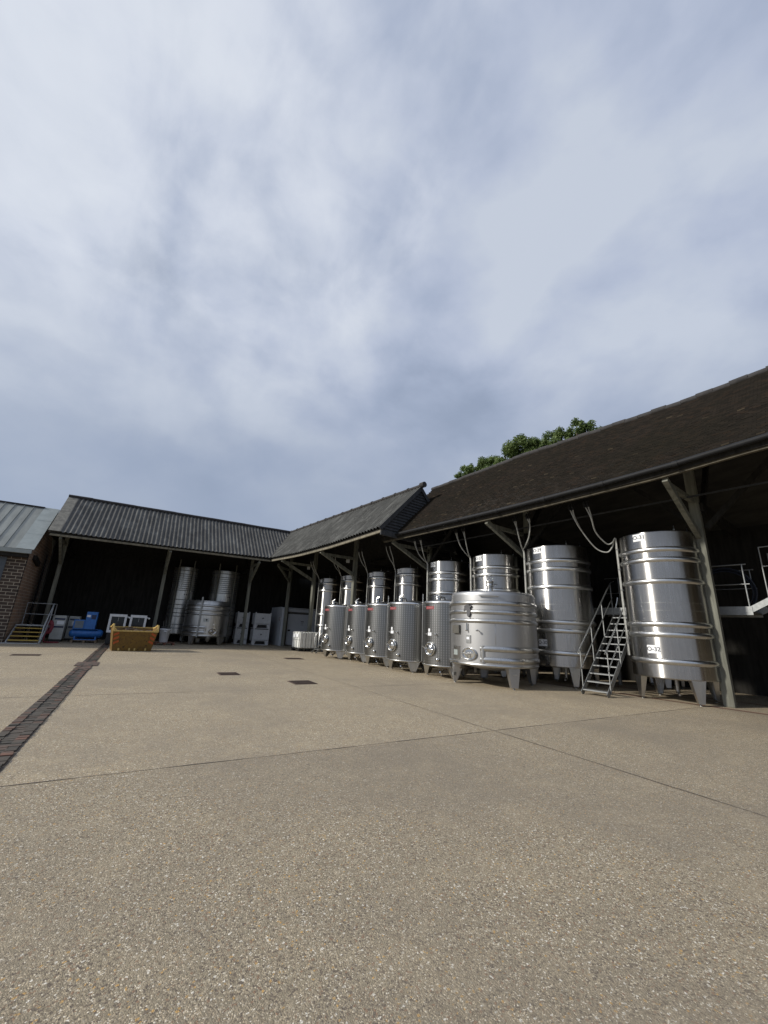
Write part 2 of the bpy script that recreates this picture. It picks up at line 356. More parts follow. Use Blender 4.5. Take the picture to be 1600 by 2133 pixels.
# brighter, torn cloud towards the hidden sun
gdir = Vector((-.40, .52, .755)).normalized()
dp = N(nt, 'ShaderNodeVectorMath', _operation='DOT_PRODUCT'); L(nt, tc.outputs['Generated'], dp.inputs[0]); dp.inputs[1].default_value = gdir
gl = math_(nt, 'ADD', dp.outputs['Value'], math_(nt, 'MULTIPLY', math_(nt, 'SUBTRACT', math_(nt, 'ADD', math_(nt, 'MULTIPLY', wisp, .7), math_(nt, 'MULTIPLY', puff, .3)), .5), 1.0))
glow = ramp(nt, math_(nt, 'MULTIPLY', gl, .75), [(.52, (0, 0, 0)), (.64, (.32, .32, .32)), (.74, (.66, .66, .66)), (.95, (.95, .95, .95))], 'B_SPLINE')
ccol = mixc(nt, glow, ccol, (8.2, 8.6, 9.3))
low = math_(nt, 'ADD', sp.outputs[2], math_(nt, 'MULTIPLY', math_(nt, 'SUBTRACT', math_(nt, 'ADD', math_(nt, 'MULTIPLY', fine, .5), math_(nt, 'MULTIPLY', big, .5)), .5), .7))
ccol = mixc(nt, ramp(nt, low, [(.12, (.9, .9, .9)), (.38, (.72, .72, .72)), (.62, (0, 0, 0))]), ccol, (3.25, 3.88, 5.15))
L(nt, mixc(nt, .92, sky.outputs[0], ccol), bg.inputs['Color'])
S.view_settings.view_transform = 'Standard'; S.view_settings.look = 'None'; S.view_settings.exposure = 0.; S.view_settings.gamma = 1.
try: S.cycles.use_denoising = True
except Exception: pass

# ------------------------------------------------------------------ site frame of the right-hand wing: (t into building, s along it, z)
TH = R(7.6); C0 = Vector((7.35, 27.9, 0)); WN = Vector((math.cos(TH), math.sin(TH), 0)); WW = Vector((-math.sin(TH), math.cos(TH), 0))
def P(t, s, z=0.): return C0 + WN * t + WW * s + Vector((0, 0, z))

# ------------------------------------------------------------------ ground
MB().add([(-400, -400, -.02), (400, -400, -.02), (400, 400, -.02), (-400, 400, -.02)], [(0, 1, 2, 3)]).build('ground', M['grass'])['kind'] = 'structure'
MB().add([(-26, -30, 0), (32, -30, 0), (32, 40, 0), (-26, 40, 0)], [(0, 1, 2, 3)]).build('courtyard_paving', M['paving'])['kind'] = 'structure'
def strip(name, pts, w, m, z=.004):
    b = MB(); wob = []
    for a, c in zip(pts, pts[1:]):
        a = Vector((a[0], a[1], z)); c = Vector((c[0], c[1], z)); d = (c - a); n = max(2, int(d.length / .35)); d2 = d.normalized(); pr = Vector((-d2.y, d2.x, 0))
        prev = None
        for i in range(n + 1):
            p = a + d * i / n; k = random.uniform(-.005, .005); ww = w * random.uniform(.35, 1.1) if w < .05 else w * random.uniform(.97, 1.03)
            cur = (p + pr * (ww / 2 + k), p - pr * (ww / 2 - k))
            if prev: b.add([prev[0], prev[1], cur[1], cur[0]], [(0, 1, 2, 3)])
            prev = cur
    o = b.build(name, m); o['kind'] = 'structure'; return o
for y in (5.42, 10.53, 15.65, 20.8): strip('paving_joint', [(-24, y - .05), (13.2, y)], .018, M['joint'])
strip('paving_joint', [(5.56, -28), (5.49, 27)], .018, M['joint'], .005)
def drain_channel():
    rnd = random.Random(21); b = MB(); tone = []; y = -6.0
    MB().box(-1.24, -.86, -6, 29.2, -.05, .002).build('drain_bed', M['joint'])['kind'] = 'structure'
    while y < 29.2:
        d = rnd.uniform(.095, .115)
        for k, (x0, x1) in enumerate(((-1.225, -1.125), (-1.12, -.985), (-.98, -.875))):
            x0 += .012 * math.sin(y * .8) + rnd.uniform(-.008, .008); x1 += .012 * math.sin(y * .8) + rnd.uniform(-.008, .008); z = (.022 if k != 1 else .010) + rnd.uniform(-.006, .006)
            dd = d - .012; yy = y + rnd.uniform(-.01, .01); n = len(b.f)
            b.box(x0, x1, yy, yy + dd, -.02, z); t = rnd.random() * (.55 if k == 1 else 1.); tone += [t] * 6
        y += d
    me = b.mesh('drain_channel', M['channel']); at = me.attributes.new('tone', 'FLOAT', 'FACE'); at.data.foreach_set('value', tone)
    put('drain_channel', me)['kind'] = 'structure'
drain_channel()
strip('brick_edging', [tuple(P(3.1, -34)[:2]), tuple(P(2.95, -12)[:2])], .12, M['brick_red'], .008)
strip('brick_edging', [tuple(P(5.3, -34)[:2]), tuple(P(5.0, -18)[:2])], .12, M['brick_red'], .008)

def grate(x, y, w, d, label, rz=0., bars=9):
    t = thing('drain_grate', label, 'drain cover', (x, y, 0), rz, 'iron drain covers in the paving')
    MB().box(-w / 2, w / 2, -d / 2, d / 2, .002, .012).build('frame', M['grate'], t)
    b = MB()
    for i in range(bars):
        u = -d / 2 + .05 + (d - .1) * i / (bars - 1); b.box(-w / 2 + .03, w / 2 - .03, u - .012, u + .012, .012, .022)
    b.build('bars', M['grate'], t)
grate(-3.2, 20.35, .85, .5, 'flat iron drain cover left of the brick channel, in front of the yellow steps')
grate(2.8, 13.78, .60, .62, 'iron drain grate left of the centre of the yard, its corner chipped')
grate(4.38, 11.55, .66, .68, 'nearest iron drain grate, in the middle of the yard')
grate(6.85, 19.5, .85, .62, 'far iron drain cover in front of the white liquid tote')
cv = MB().box(-.30, .30, -.6, .6, .010, .022).build('steel_cover', M['grate']); cv.location = (-1.04, 16.85, 0); bevel(cv, .004)
tag(cv, 'rusty plate lying across the brick drain channel', 'drain cover')
cv = MB().box(-.2, .2, -.3, .3, .010, .02).build('steel_cover', M['grate']); cv.location = (-1.05, 15.6, 0); bevel(cv, .004)
tag(cv, 'smaller rusty plate set in the channel just before the wider one', 'drain cover')

# ------------------------------------------------------------------ text on curved or flat surfaces
def text_mesh(txt, h):
    key = ('txt', txt, h)
    if key in CACHE: return CACHE[key]
    c = bpy.data.curves.new('print', 'FONT'); c.body = txt; c.size = h; c.align_x = 'CENTER'; c.align_y = 'CENTER'; c.offset = h * .008
    o = bpy.data.objects.new('print', c); COL.objects.link(o); bpy.context.view_layer.update()
    me = bpy.data.meshes.new_from_object(o.evaluated_get(bpy.context.evaluated_depsgraph_get()))
    bpy.data.objects.remove(o); bpy.data.curves.remove(c)
    d = ([tuple(v.co) for v in me.vertices], [tuple(p.vertices) for p in me.polygons]); bpy.data.meshes.remove(me)
    CACHE[key] = d; return d
def patch(r, a, z, w, h, thick=.006, n=8, tilt=0.):
    b = MB(); da = math.degrees(w / r)
    pr = [(r, z - h / 2), (r + thick, z - h / 2), (r + thick, z + h / 2), (r, z + h / 2), (r, z - h / 2)]
    b.lathe(pr, n, a - da / 2, a + da / 2, smooth=False)
    for e in (a - da / 2, a + da / 2):
        c, q = math.cos(R(e)), math.sin(R(e)); b.add([(x * c, x * q, zz) for x, zz in pr[:4]], [(0, 1, 2, 3)])
    return b
def wrap_text(txt, h, r, a, z):
    vs, fs = text_mesh(txt, h)
    return MB().add([(r * math.cos(R(a) + x / r), r * math.sin(R(a) + x / r), z + y) for x, y, _ in vs], fs)
def sign(txt, r, a, z, w, h, parent, th):
    s_ = patch(r, a, z, w, h).build('sign', M['label'], parent); wrap_text(txt, th, r + .0085, a, z).build('lettering', M['ink'], s_)

def ring_profile(r, z, h, d):     # half-round cooling band proud of the shell
    return [(r - .002, z - h / 2)] + [(r + d * math.sin(math.pi * i / 8) ** .7, z - h / 2 + h * i / 8) for i in range(1, 8)] + [(r - .002, z + h / 2)]
def leg_mesh(r, a, z0, ztop, wt, wb, depth, th=.012):
    # folded trapezoid plate standing tangent to the shell, with two side flanges
    A = R(a); n = Vector((math.cos(A), math.sin(A), 0)); t = Vector((-math.sin(A), math.cos(A), 0)); b = MB()
    f = lambda x, y, d: n * (r + .015 - d) + t * x + Vector((0, 0, y))
    b.prism([(-wb / 2, z0 + .05), (wb / 2, z0 + .05), (wt / 2, ztop), (-wt / 2, ztop)], f, th)
    for sgn in (-1, 1):
        g = lambda x, y, d, s=sgn: n * (r + .003 - x) + t * (s * (lerp(wb, wt, (y - z0 - .05) / (ztop - z0 - .05)) / 2 - d)) + Vector((0, 0, y))
        b.prism([(0, z0 + .05), (wb * .45, z0 + .05), (depth, ztop), (0, ztop)], g, th)
    b.box(0, 0, 0, 0, 0, 0) if False else None
    c = n * (r - .05)
    b.lathe([(.0, z0), (.05, z0), (.05, z0 + .014), (.02, z0 + .02), (.02, z0 + .07), (0, z0 + .07)], 10, cx=c.x, cy=c.y)
    b.add([n * (r + .003) + t * (x * wb / 2) + Vector((0, 0, z0 + .05)) - n * d for x, d in ((-1, 0), (1, 0), (1, wb * .45), (-1, wb * .45))], [(0, 1, 2, 3)])
    return b

# ------------------------------------------------------------------ tall storage tanks
CAMXY = Vector((0, 0))
def storage_tank(s_, t_, r, zt, bands, label, tags, key, group='tall steel tanks under the right-hand roof'):
    p = P(t_, s_); zb = .62
    root = thing('storage_tank', label, 'storage tank', p, 0, group)
    def shell():
        return MB().lathe([(0, zb - .02), (r * .8, zb - .03), (r - .02, zb - .005), (r - .003, zb + .005), (r, zb + .02), (r, zb + .03), (r, zb + .7), (r, 2.4), (r, zt - .03), (r, zt - .02), (r - .012, zt), (r - .03, zt - .03), (r * .5, zt - .01), (0, zt + .05)], 96)
    o = shared((key, 'shell'), 'shell', M['steel'], root, shell)
    for z in bands:
        shared((key, 'band', z), 'cooling_band', M['steel_bright'], root, lambda: MB().lathe(ring_profile(r, z, .16, .042), 96))
    # welded seam lines
    shared((key, 'seam'), 'weld_seams', M['steel_plain'], root, lambda: MB().lathe(ring_profile(r, 2.66, .012, .003), 64).lathe(ring_profile(r, 2.44, .012, .003), 64))
    for a in (-135 + 7.6, 135 + 7.6, 45 + 7.6, -45 + 7.6):
        shared((key, 'leg', a), 'leg', M['steel_plain'], root, lambda: leg_mesh(r - .03, a, 0, zb + .02, min(.36, r * .36), .15, .16))
    shared((key, 'drain'), 'drain_pipe', M['steel_plain'], root, lambda: MB().tube([(.2, .1, zb - .02), (.2, .1, .16)], .05, 12).tube([(.2, .1, .2), (-.15, -.1, .16)], .03))
    for a in (-120, -75, 20):
        x, y = r * .8 * math.cos(R(a)), r * .8 * math.sin(R(a))
        shared((key, 'rod', a), 'lid_rod', M['galv'], root, lambda: MB().lathe([(0, zt - .05), (.014, zt - .05), (.014, zt + .05), (.028, zt + .06), (.028, zt + .1), (.014, zt + .11), (.014, zt + .2), (0, zt + .2)], 8, cx=x, cy=y))
    for txt, z in tags: sign(txt, r, 180.6, z, .34, .22, root, .165)
    return p
BANDS = (4.2, 3.9, 3.27, 2.06, 1.78, 1.06); NB = (4.35, 3.86, 2.3, 1.6)
TALL = [(-22.3, 1.05, 4.75, BANDS, 'big steel tank signed O-31 and O-32, nearest the camera beside the thick roof post', (('O-31', 4.6), ('O-32', 1.37)), 'A'),
        (-18.95, 1.10, 4.75, BANDS, 'big steel tank signed O-29 and O-30, left of the metal staircase', (('O-29', 4.6), ('O-30', 1.37)), 'B'),
        (-16.2, 1.02, 4.75, BANDS, 'big steel tank signed O-27, rising behind the wide squat tank', (('O-27', 4.6),), 'C'),
        (-13.45, .96, 4.75, BANDS, 'big steel tank with a small white sign and bright streak, left of tank O-27', (('O-25', 4.6),), 'D'),
        (-10.65, .70, 4.70, NB, 'slim steel tank standing behind the fourth ribbed tank, just left of the big tanks', (('O-23', 4.53),), 'E'),
        (-8.15, .70, 4.70, NB, 'slim steel tank behind the third ribbed tank, to the right of a roof post', (('O-21', 4.53),), 'E'),
        (-5.3, .70, 4.68, NB, 'slim steel tank partly hidden by the roof post in front of it', (('O-19', 4.53),), 'E'),
        (-2.5, .70, 4.62, NB, 'leftmost slim steel tank, standing behind the small steps at the far end', (('O-17', 4.50),), 'E')]
HOSES = []
for s_, r, zt, bands, lab, tags, key in TALL:
    p = storage_tank(s_, 3.5, r, zt, bands, lab, tags, key)
    az = math.degrees(math.atan2(-p.y, -p.x)) - 77
    HOSES.append((p, r, az, zt, key, lab))

# hoses hanging from the eave valves down the side of each tank
HL = ['pale coolant hoses drooping in a deep loop to the tank signed O-31', 'pale coolant hoses hanging straight to the left side of tank O-29', 'pale coolant hoses curving down to the left edge of tank O-27',
      'pale coolant hoses reaching the big tank just left of tank O-27', 'pale hoses from the white box at the gable corner to a slim tank', 'pale hoses running to the slim tank right of the middle post',
      'pale hoses running to the slim tank that stands behind a post', 'pale hose running to the leftmost slim tank']
for i, (p, r, az, zt, key, lab) in enumerate(HOSES):
    ca = Vector((math.cos(R(az)), math.sin(R(az)), 0)); c = p + ca * (r + .07); d = c - C0; ct, cs = d.dot(WN), d.dot(WW)
    root = thing('coolant_hoses', HL[i], 'hoses', (c.x, c.y, 0), 0, 'coolant hoses from the eaves')
    zb = 5.72 if i < 4 else 5.72
    big_ = i < 4; tan_ = Vector((-ca.y, ca.x, 0))
    starts = (((cs + .75, 'deep'), (cs + .25, 'loop')) if i == 0 else ((cs - .35, 'st'), (cs - .9, 'st')) if i == 1 else ((cs - .05, 'st'), (cs - .45, 'st')) if big_ else ((cs - .5, 'st'), (cs - .8, 'st')))
    k = 0; tt = 1.75 if big_ else 1.7
    for (s0, kind) in starts:
        for j in range(2 if big_ else 1):
            o = (k - 1.5) * .045; e = c + tan_ * o
            q = lambda t, s, z: P(t, s, z)
            if kind == 'deep': pts = [q(tt, s0 + .1 * j, zb), q(tt + .12, s0 + .02, 5.45 - .1 * j), q(tt + .55, s0 - .0, 5.0), q(tt + 1.0, s0 - .18, 4.5), q(tt + 1.15, s0 - .45, 4.35), q(tt + 1.18, s0 - .62, 4.5)]
            elif kind == 'loop': pts = [q(tt, s0 + .1 * j, zb), q(tt + .15, s0, 5.4 - .1 * j), q(tt + .6, s0 + .1, 4.95), q(tt + 1.0, s0 - .02, 4.62), q(tt + 1.1, s0 - .15, 4.62)]
            else: pts = [q(tt, s0 + .1 * j, zb), q(tt + .05, s0 + .02, 5.5 - .08 * j), q(lerp(tt, ct, .3), lerp(s0, cs, .15 if not big_ else .25), 5.08), q(lerp(tt, ct, .72), lerp(s0, cs, .75), 4.82 if big_ else 4.9)]
            top = 4.78 if big_ else 4.72
            pts += [e + Vector((0, 0, top - .02)) - WN * .06, e + Vector((0, 0, top - .15)), e + Vector((0, 0, top - .5)), e + Vector((0, 0, 3.2)), e + Vector((0, 0, 1.15))]
            MB().tube(smooth_path(pts, 6), .022 if big_ else .02, 7).build('hose', M['hose'], root, world=True)
            v = MB(); a = q(tt, s0 + .1 * j, zb)
            v.tube([a + Vector((0, 0, -.07)), a + Vector((0, 0, .13))], .04, 8).bar(a + Vector((0, 0, .04)) - WN * .08, a + Vector((0, 0, .04)) + WN * .05, .05, .05)
            v.build('valve', M['black'], root, world=True)
            k += 1
    b = MB()
    for z in (4.4, 3.75, 3.1, 2.3, 1.5): b.bar(c - tan_ * .11 + Vector((0, 0, z)), c + tan_ * .11 + Vector((0, 0, z)), .05, .018).bar(c - ca * .08 + Vector((0, 0, z)), c + Vector((0, 0, z)), .02, .018)
    b.build('clips', M['galv'], root, world=True)

# ------------------------------------------------------------------ ribbed jacketed tanks in the front row
def hatch_round(r, a, z, rr):
    A = R(a); n = Vector((math.cos(A), math.sin(A), 0)); t = Vector((-math.sin(A), math.cos(A), 0)); Z = Vector((0, 0, 1)); c = n * r + Z * z
    Mx = Matrix(((t.x, Z.x, n.x, c.x), (t.y, Z.y, n.y, c.y), (t.z, Z.z, n.z, c.z), (0, 0, 0, 1)))
    return Mx
def ribbed_tank(c, label, i):
    r, zb, zt = .9, .40, 2.6
    root = thing('ribbed_tank', label, 'steel tank', (c[0], c[1], 0), R((2, -3, 1.5, -1, 0)[i]), 'ribbed jacketed tanks in the front row')
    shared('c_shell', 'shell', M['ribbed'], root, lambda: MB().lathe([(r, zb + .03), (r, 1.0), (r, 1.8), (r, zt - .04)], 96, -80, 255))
    shared('c_strip', 'plain_strip', M['steel_plain'], root, lambda: MB().lathe([(r, zb + .03), (r, zt - .04)], 8, 255 - 360, -80))
    shared('c_lid', 'lid', M['steel_bright'], root, lambda: MB().lathe([(r - .002, zt - .05), (r + .02, zt - .045), (r + .025, zt - .03), (r + .02, zt), (r - .005, zt + .03), (r - .05, zt + .055), (r - .10, zt + .065), (r * .5, zt + .12), (.14, zt + .16), (0, zt + .165)], 96))
    shared('c_base', 'base_rim', M['steel_plain'], root, lambda: MB().lathe([(0, zb - .10), (r * .5, zb - .08), (r - .03, zb - .02), (r + .015, zb), (r + .02, zb + .03), (r - .002, zb + .035)], 96))
    for a in (117, 249, 3): shared(('c_leg', a), 'leg', M['steel_plain'], root, lambda: leg_mesh(r - .06, a, 0, zb + .01, .50, .20, .25))
    Mx = hatch_round(r, -171, .96, .22)
    h = shared('c_hatch', 'hatch', M['steel_mirror'], root, lambda: MB().lathe([(.17, 0), (.235, -.05), (.24, .05), (.225, .075), (.20, .078), (.185, .05), (.18, .03), (.12, .075), (.05, .095), (0, .098)], 40).xf(Mx))
    shared('c_handle', 'handle', M['steel_mirror'], h, lambda: MB().tube([(-.21, .02, .085), (0, 0, .14), (.2, -.02, .10)], .016).tube([(0, 0, .09), (0, 0, .18)], .022).tube([(-.14, .0, .17), (.0, .0, .17), (.1, .12, .17)], .012).tube([(-.24, .0, .03), (-.30, .07, .12)], .014).xf(Mx))
    shared('c_plug', 'sample_valve', M['steel_mirror'], root, lambda: MB().lathe([(.0, -.02), (.055, -.02), (.055, .05), (.06, .055), (.06, .075), (.03, .08), (0, .08)], 20).xf(hatch_round(r, -151, .62, 0)))
    shared('c_knob', 'thermometer', M['steel_mirror'], root, lambda: MB().lathe([(0, -.01), (.02, -.01), (.02, .07), (.034, .075), (.034, .1), (0, .1)], 14).xf(hatch_round(r, -156, 1.46, 0)).add(*(lambda m: (m.v, m.f))(MB().lathe([(0, -.01), (.016, -.01), (.016, .09), (0, .09)], 10).xf(hatch_round(r, 176, 1.46, 0)))))
    shared('c_l1', 'notice', M['label'], root, lambda: patch(r, -176.5, 1.60, .09, .11, .005))
    shared('c_l2', 'notice', M['label'], root, lambda: patch(r, -175, 1.465, .18, .11, .005))
    pl = shared('c_red', 'maker_plate', M['red_label'], root, lambda: patch(r, -176, 2.39, .42, .105, .005, 10))
    def strokes():
        b = MB(); rs = random.Random(3)
        for k in range(7):
            a = -176 + math.degrees((-.16 + .053 * k) / r); b2 = patch(r + .006, a, 2.39 + rs.uniform(-.004, .004), .012, .05, .002, 2); b.add(b2.v, b2.f)
            if k % 2: b2 = patch(r + .006, a + 1.2, 2.39 + rs.choice((-.02, .02, 0)), .03, .012, .0022, 2); b.add(b2.v, b2.f)
        return b
    shared('c_strk', 'print', M['pink_print'], pl, strokes)
    def vent():
        b = MB(); x, y = -.58, -.16; z = zt + .05
        b.lathe([(.10, z), (.10, z + .10), (.125, z + .11), (.125, z + .17), (.09, z + .2), (0, z + .21)], 20, cx=x, cy=y)
        b.tube([(x - .05, y + .05, z + .2), (x + .05, y - .1, z + .30)], .03, 8).tube([(x + .08, y - .1, z + .14), (x + .17, y - .18, z + .10)], .03, 8)
        return b
    shared('c_vent', 'vent', M['steel_mirror'], root, vent)
    shared('c_vent2', 'vent_clamp', M['black'], root, lambda: MB().tube([(-.55, -.26, zt + .20), (-.47, -.38, zt + .18), (-.45, -.40, zt + .08)], .025, 8).tube([(-.62, -.12, zt + .27), (-.50, -.24, zt + .36)], .016, 8))
    shared('c_pole', 'level_tube', M['steel_plain'], root, lambda: MB().tube([(r * math.cos(R(146)) * 1.04, r * math.sin(R(146)) * 1.04, z) for z in (zb + .1, 1.5, zt + .32)], .018, 8).ball((r * math.cos(R(146)) * 1.04, r * math.sin(R(146)) * 1.04, zt - .02), .035, 10))
    shared('c_drain', 'outlet_valve', M['steel_mirror'], root, lambda: MB().tube(smooth_path([(-.25, -.1, zb - .05), (-.3, -.12, zb - .17), (-.42, -.18, zb - .22), (-.55, -.25, zb - .2)], 4), .028, 8).tube([(-.42, -.18, zb - .22), (-.42, -.18, zb - .32)], .03, 8).tube([(-.5, -.2, zb - .14), (-.62, -.3, zb - .1)], .012, 6))
RT = [((9.45, 20.1), 'leftmost of the five ribbed steel tanks, beside the small steps'), ((9.9, 18.2), 'second ribbed steel tank from the left'), ((9.87, 16.2), 'middle one of the five ribbed steel tanks'),
      ((9.83, 14.19), 'fourth ribbed steel tank from the left, seen almost in full'), ((10.1, 12.1), 'nearest ribbed steel tank, half hidden behind the wide squat tank')]
for i, (c, lab) in enumerate(RT): ribbed_tank(c, lab, i)

# ------------------------------------------------------------------ wide squat tanks
GRAPE = [(-.02, .19), (.06, .19), (.075, .16), (.10, .14), (.13, .17), (.15, .15), (.135, .11), (.10, .10), (.105, .06), (.125, .03), (.12, -.04), (.10, -.09), (.085, -.15), (.045, -.195), (.01, -.17), (-.01, -.11), (-.02, -.05), (-.02, 0.), (-.06, .02), (-.10, -.01), (-.14, .0), (-.125, .05), (-.10, .085), (-.115, .12), (-.085, .16), (-.05, .165)]
def wrap_poly(poly, r, a, z, sc=1., th=.004, flip=1):
    n = len(poly); c = (sum(x for x, _ in poly) / n, sum(y for _, y in poly) / n)
    pt = lambda x, y, rr: (rr * math.cos(R(a) + flip * x * sc / r), rr * math.sin(R(a) + flip * x * sc / r), z + y * sc)
    vs = [pt(x, y, r + th) for x, y in poly] + [pt(x, y, r) for x, y in poly]
    return MB().add(vs, [tuple(range(n))] + [(i, (i + 1) % n, n + (i + 1) % n, n + i) for i in range(n)])
def squat_tank(root, mat, r, zb, zt, legs, f, a_front, lower, lid=True):
    """f mirrors the fittings round a_front"""
    A = lambda d: a_front + f * d
    cone = [(0, zb - .22), (r * .35, zb - .16), (r * .75, zb - .06), (r - .03, zb - .01), (r, zb + .04), (r, zb + .06)]
    top = [(r * .9905, zt - .11), (r * .99, zt - .09), (r * .985, zt - .04), (r * .965, zt), (r * .93, zt + .02), (r * .8, zt + .04), (r * .3, zt + .10), (0, zt + .11)] if lid else [(r * .985, zt), (r * .97, zt + .01), (r * .965, zt - .03), (r * .96, zt - .4), (0, zt - .4)]
    MB().lathe(cone + [(r, .9), (r * .998, 1.6), (r * .994, 2.3)] + top, 112).build('shell', mat, root)
    for z in (2.5, 2.22, 1.945): MB().lathe(ring_profile(r * .993, z, .15, .05), 112).build('cooling_band', M['steel_plain'], root)
    MB().lathe([(r - .02, zb - .02), (r + .012, zb), (r + .014, zb + .03), (r - .002, zb + .06)], 112).build('base_rim', M['steel_plain'], root)
    a0, a1 = A(lower[0]), A(lower[1]); b = MB()
    for z in (1.125, .805): b.lathe(ring_profile(r, z, .17, .045), 48, min(a0, a1), max(a0, a1))
    k = math.degrees(.15 / r) * f * (1 if lower[1] > lower[0] else -1)
    for e, q in ((a0, k), (a1, -k)):
        m = MB(); rows = []
        for i in range(9):
            aa = R(e + q * i / 8); rr = r + .046 * math.sin(math.pi * i / 8) ** .7
            rows += [(rr * math.cos(aa), rr * math.sin(aa), z) for z in (.722, 1.208)]
        m.add(rows, [(2 * i, 2 * i + 2, 2 * i + 3, 2 * i + 1) for i in range(8)], True); b.add(m.v, m.f, True)
    b.build('lower_jacket', M['steel_plain'], root)
    for a in legs: leg_mesh(r - .06, a, 0, zb + .07, .40, .22, .22).build('leg', mat, root)
    return A

# the wide one in front of tank O-27
root = thing('squat_tank', 'wide squat grey steel tank with shiny bands and oval hatch, before the tall tanks', 'steel tank', (10.5, 10.2, 0))
r, zb, zt = 1.4, .62, 2.86
A = squat_tank(root, M['steel_matt'], r, zb, zt, (150, 250, 335, 60), 1, -154, (2, 150))
Mx = hatch_round(r - .005, -167, .945, 0) @ Matrix.Diagonal((1.28, .93, 1, 1))
h = MB().lathe([(.165, -.03), (.205, -.03), (.21, .03), (.2, .042), (.185, .042), (.178, .02), (.17, .016), (.12, .024), (.06, .028), (0, .029)], 48).xf(Mx).build('hatch', M['steel_mirror'], root)
MB().tube([(-.27, .0, .05), (-.12, .0, .09), (0, .0, .10), (.02, 0, .1)], .016).tube([(0, 0, .04), (0, 0, .13)], .022).tube([(-.02, 0, .115), (.0, -.13, .10)], .010).xf(hatch_round(r, -167, .945, 0)).build('handle', M['steel_plain'], h)
wrap_poly(GRAPE, r + .004, -168.6, 2.25, 1.02, .05).build('emblem', M['grey_mark'], root)
b = MB(); pa = patch(r, 170, 1.67, .38, .26, .075, 6); b.add(pa.v, pa.f); bevel(b.build('control_box', M['box_grey'], root), .01)
MB().tube([(r * math.cos(R(-169.6)) * 1.03, r * math.sin(R(-169.6)) * 1.03, z) for z in (1.66, 1.87)], .02, 10).tube([(r * math.cos(R(-169.6)), r * math.sin(R(-169.6)), 1.66), (r * 1.06 * math.cos(R(-169.6)), r * 1.06 * math.sin(R(-169.6)), 1.64)], .022, 10).build('thermometer', M['steel_mirror'], root)
MB().lathe([(0, -.01), (.016, -.01), (.016, .1), (.032, .105), (.032, .135), (0, .14)], 14).xf(hatch_round(r, -154.2, 1.655, 0)).build('sample_tap', M['steel_mirror'], root)
q = patch(r, -168.3, 1.385, .17, .24, .02, 5).build('plate_holder', M['steel_plain'], root); patch(r + .021, -168.6, 1.41, .10, .075, .004, 4).build('notice', M['label'], q)
q = patch(r, 168, .955, .44, .40, .012, 8).build('jacket_frame', M['steel_plain'], root); patch(r + .013, 167, .955, .24, .16, .006, 6).build('notice', M['lead'], q)
MB().tube([(1.45 * math.cos(R(a)), 1.45 * math.sin(R(a)), 2.725) for a in range(-152, -126, 2)], .022, 10).tube([(1.36 * math.cos(R(-151)), 1.36 * math.sin(R(-151)), 2.725), (1.45 * math.cos(R(-151)), 1.45 * math.sin(R(-151)), 2.725)], .016).tube([(1.36 * math.cos(R(-128)), 1.36 * math.sin(R(-128)), 2.725), (1.45 * math.cos(R(-128)), 1.45 * math.sin(R(-128)), 2.725)], .016).build('handle', M['steel_plain'], root)
vx, vy = .88 * math.cos(R(-140)), .88 * math.sin(R(-140))
v = MB().lathe([(.115, zt), (.10, zt + .12), (.095, zt + .2), (.125, zt + .21), (.125, zt + .25), (.115, zt + .26), (.115, zt + .34), (.13, zt + .35), (.13, zt + .385), (.06, zt + .40), (0, zt + .40)], 24, cx=vx, cy=vy).build('vent', M['steel_plain'], root)
b = MB()
for k in range(3):
    a = R(-140 + 120 * k); b.tube(smooth_path([(vx + .05 * math.cos(a), vy + .05 * math.sin(a), zt + .39), (vx + .12 * math.cos(a), vy + .12 * math.sin(a), zt + .47), (vx + .12 * math.cos(a), vy + .12 * math.sin(a), zt + .56), (vx + .08 * math.cos(a), vy + .08 * math.sin(a), zt + .6)], 4), .010, 6)
b.tube([(vx, vy, zt + .4), (vx, vy, zt + .58)], .014, 8).build('vent_cage', M['steel_mirror'], v)
MB().tube([(vx + .11, vy - .08, zt + .3), (vx + .2, vy - .15, zt + .3)], .035, 10).build('side_nozzle', M['galv'], v)
MB().tube([(-1.43, .28, .72), (-1.52, .3, .70), (-1.60, .36, .73)], .022, 8).tube([(-1.52, .3, .7), (-1.56, .22, .78)], .012, 6).build('outlet_valve', M['steel_mirror'], root)
b = MB().box(-1.40, -1.28, .40, .46, .24, .34).box(-1.42, -1.33, .50, .53, .62, .74); b.build('ladder_bracket', M['galv'], root)
MB().lathe([(r + .001, 1.24), (r + .004, 1.24), (r + .004, 1.87), (r + .001, 1.87)], 1, -133, -132.6).build('weld_seam', M['steel_plain'], root)
MB().box(-.06, .06, -.004, .004, -.02, .02).xf(hatch_round(r - .02, 250, .42, 0) @ Matrix.Rotation(R(90), 4, 'X')).build('leg_plate', M['steel_plain'], root)

# the one under the barn roof
root = thing('squat_tank', 'wide open-topped steel tank standing under the corrugated barn roof, with a square white sign', 'steel tank', (4.27, 30.7, 0))
A = squat_tank(root, M['steel_dull'], 1.4, .56, 2.83, (-133, -47, 100, 20), 1, -93, (-2, -120), lid=False)
rr = 1.4
q = patch(rr, -99, 1.58, .36, .24, .01, 6).build('sign', M['cream'], root)
wrap_poly(GRAPE, rr + .0115, -98, 1.58, .42, .003).build('emblem', M['ink'], q)
h = MB().lathe([(.165, -.03), (.205, -.03), (.21, .03), (.2, .042), (.185, .042), (.17, .016), (.1, .045), (0, .055)], 40).xf(hatch_round(rr - .005, -79, .88, 0) @ Matrix.Diagonal((1.3, .9, 1, 1))).build('hatch', M['steel_mirror'], root)
MB().tube([(-.2, .0, .06), (0, 0, .1), (.2, .0, .06)], .014).xf(hatch_round(rr, -79, .88, 0)).build('handle', M['steel_plain'], h)
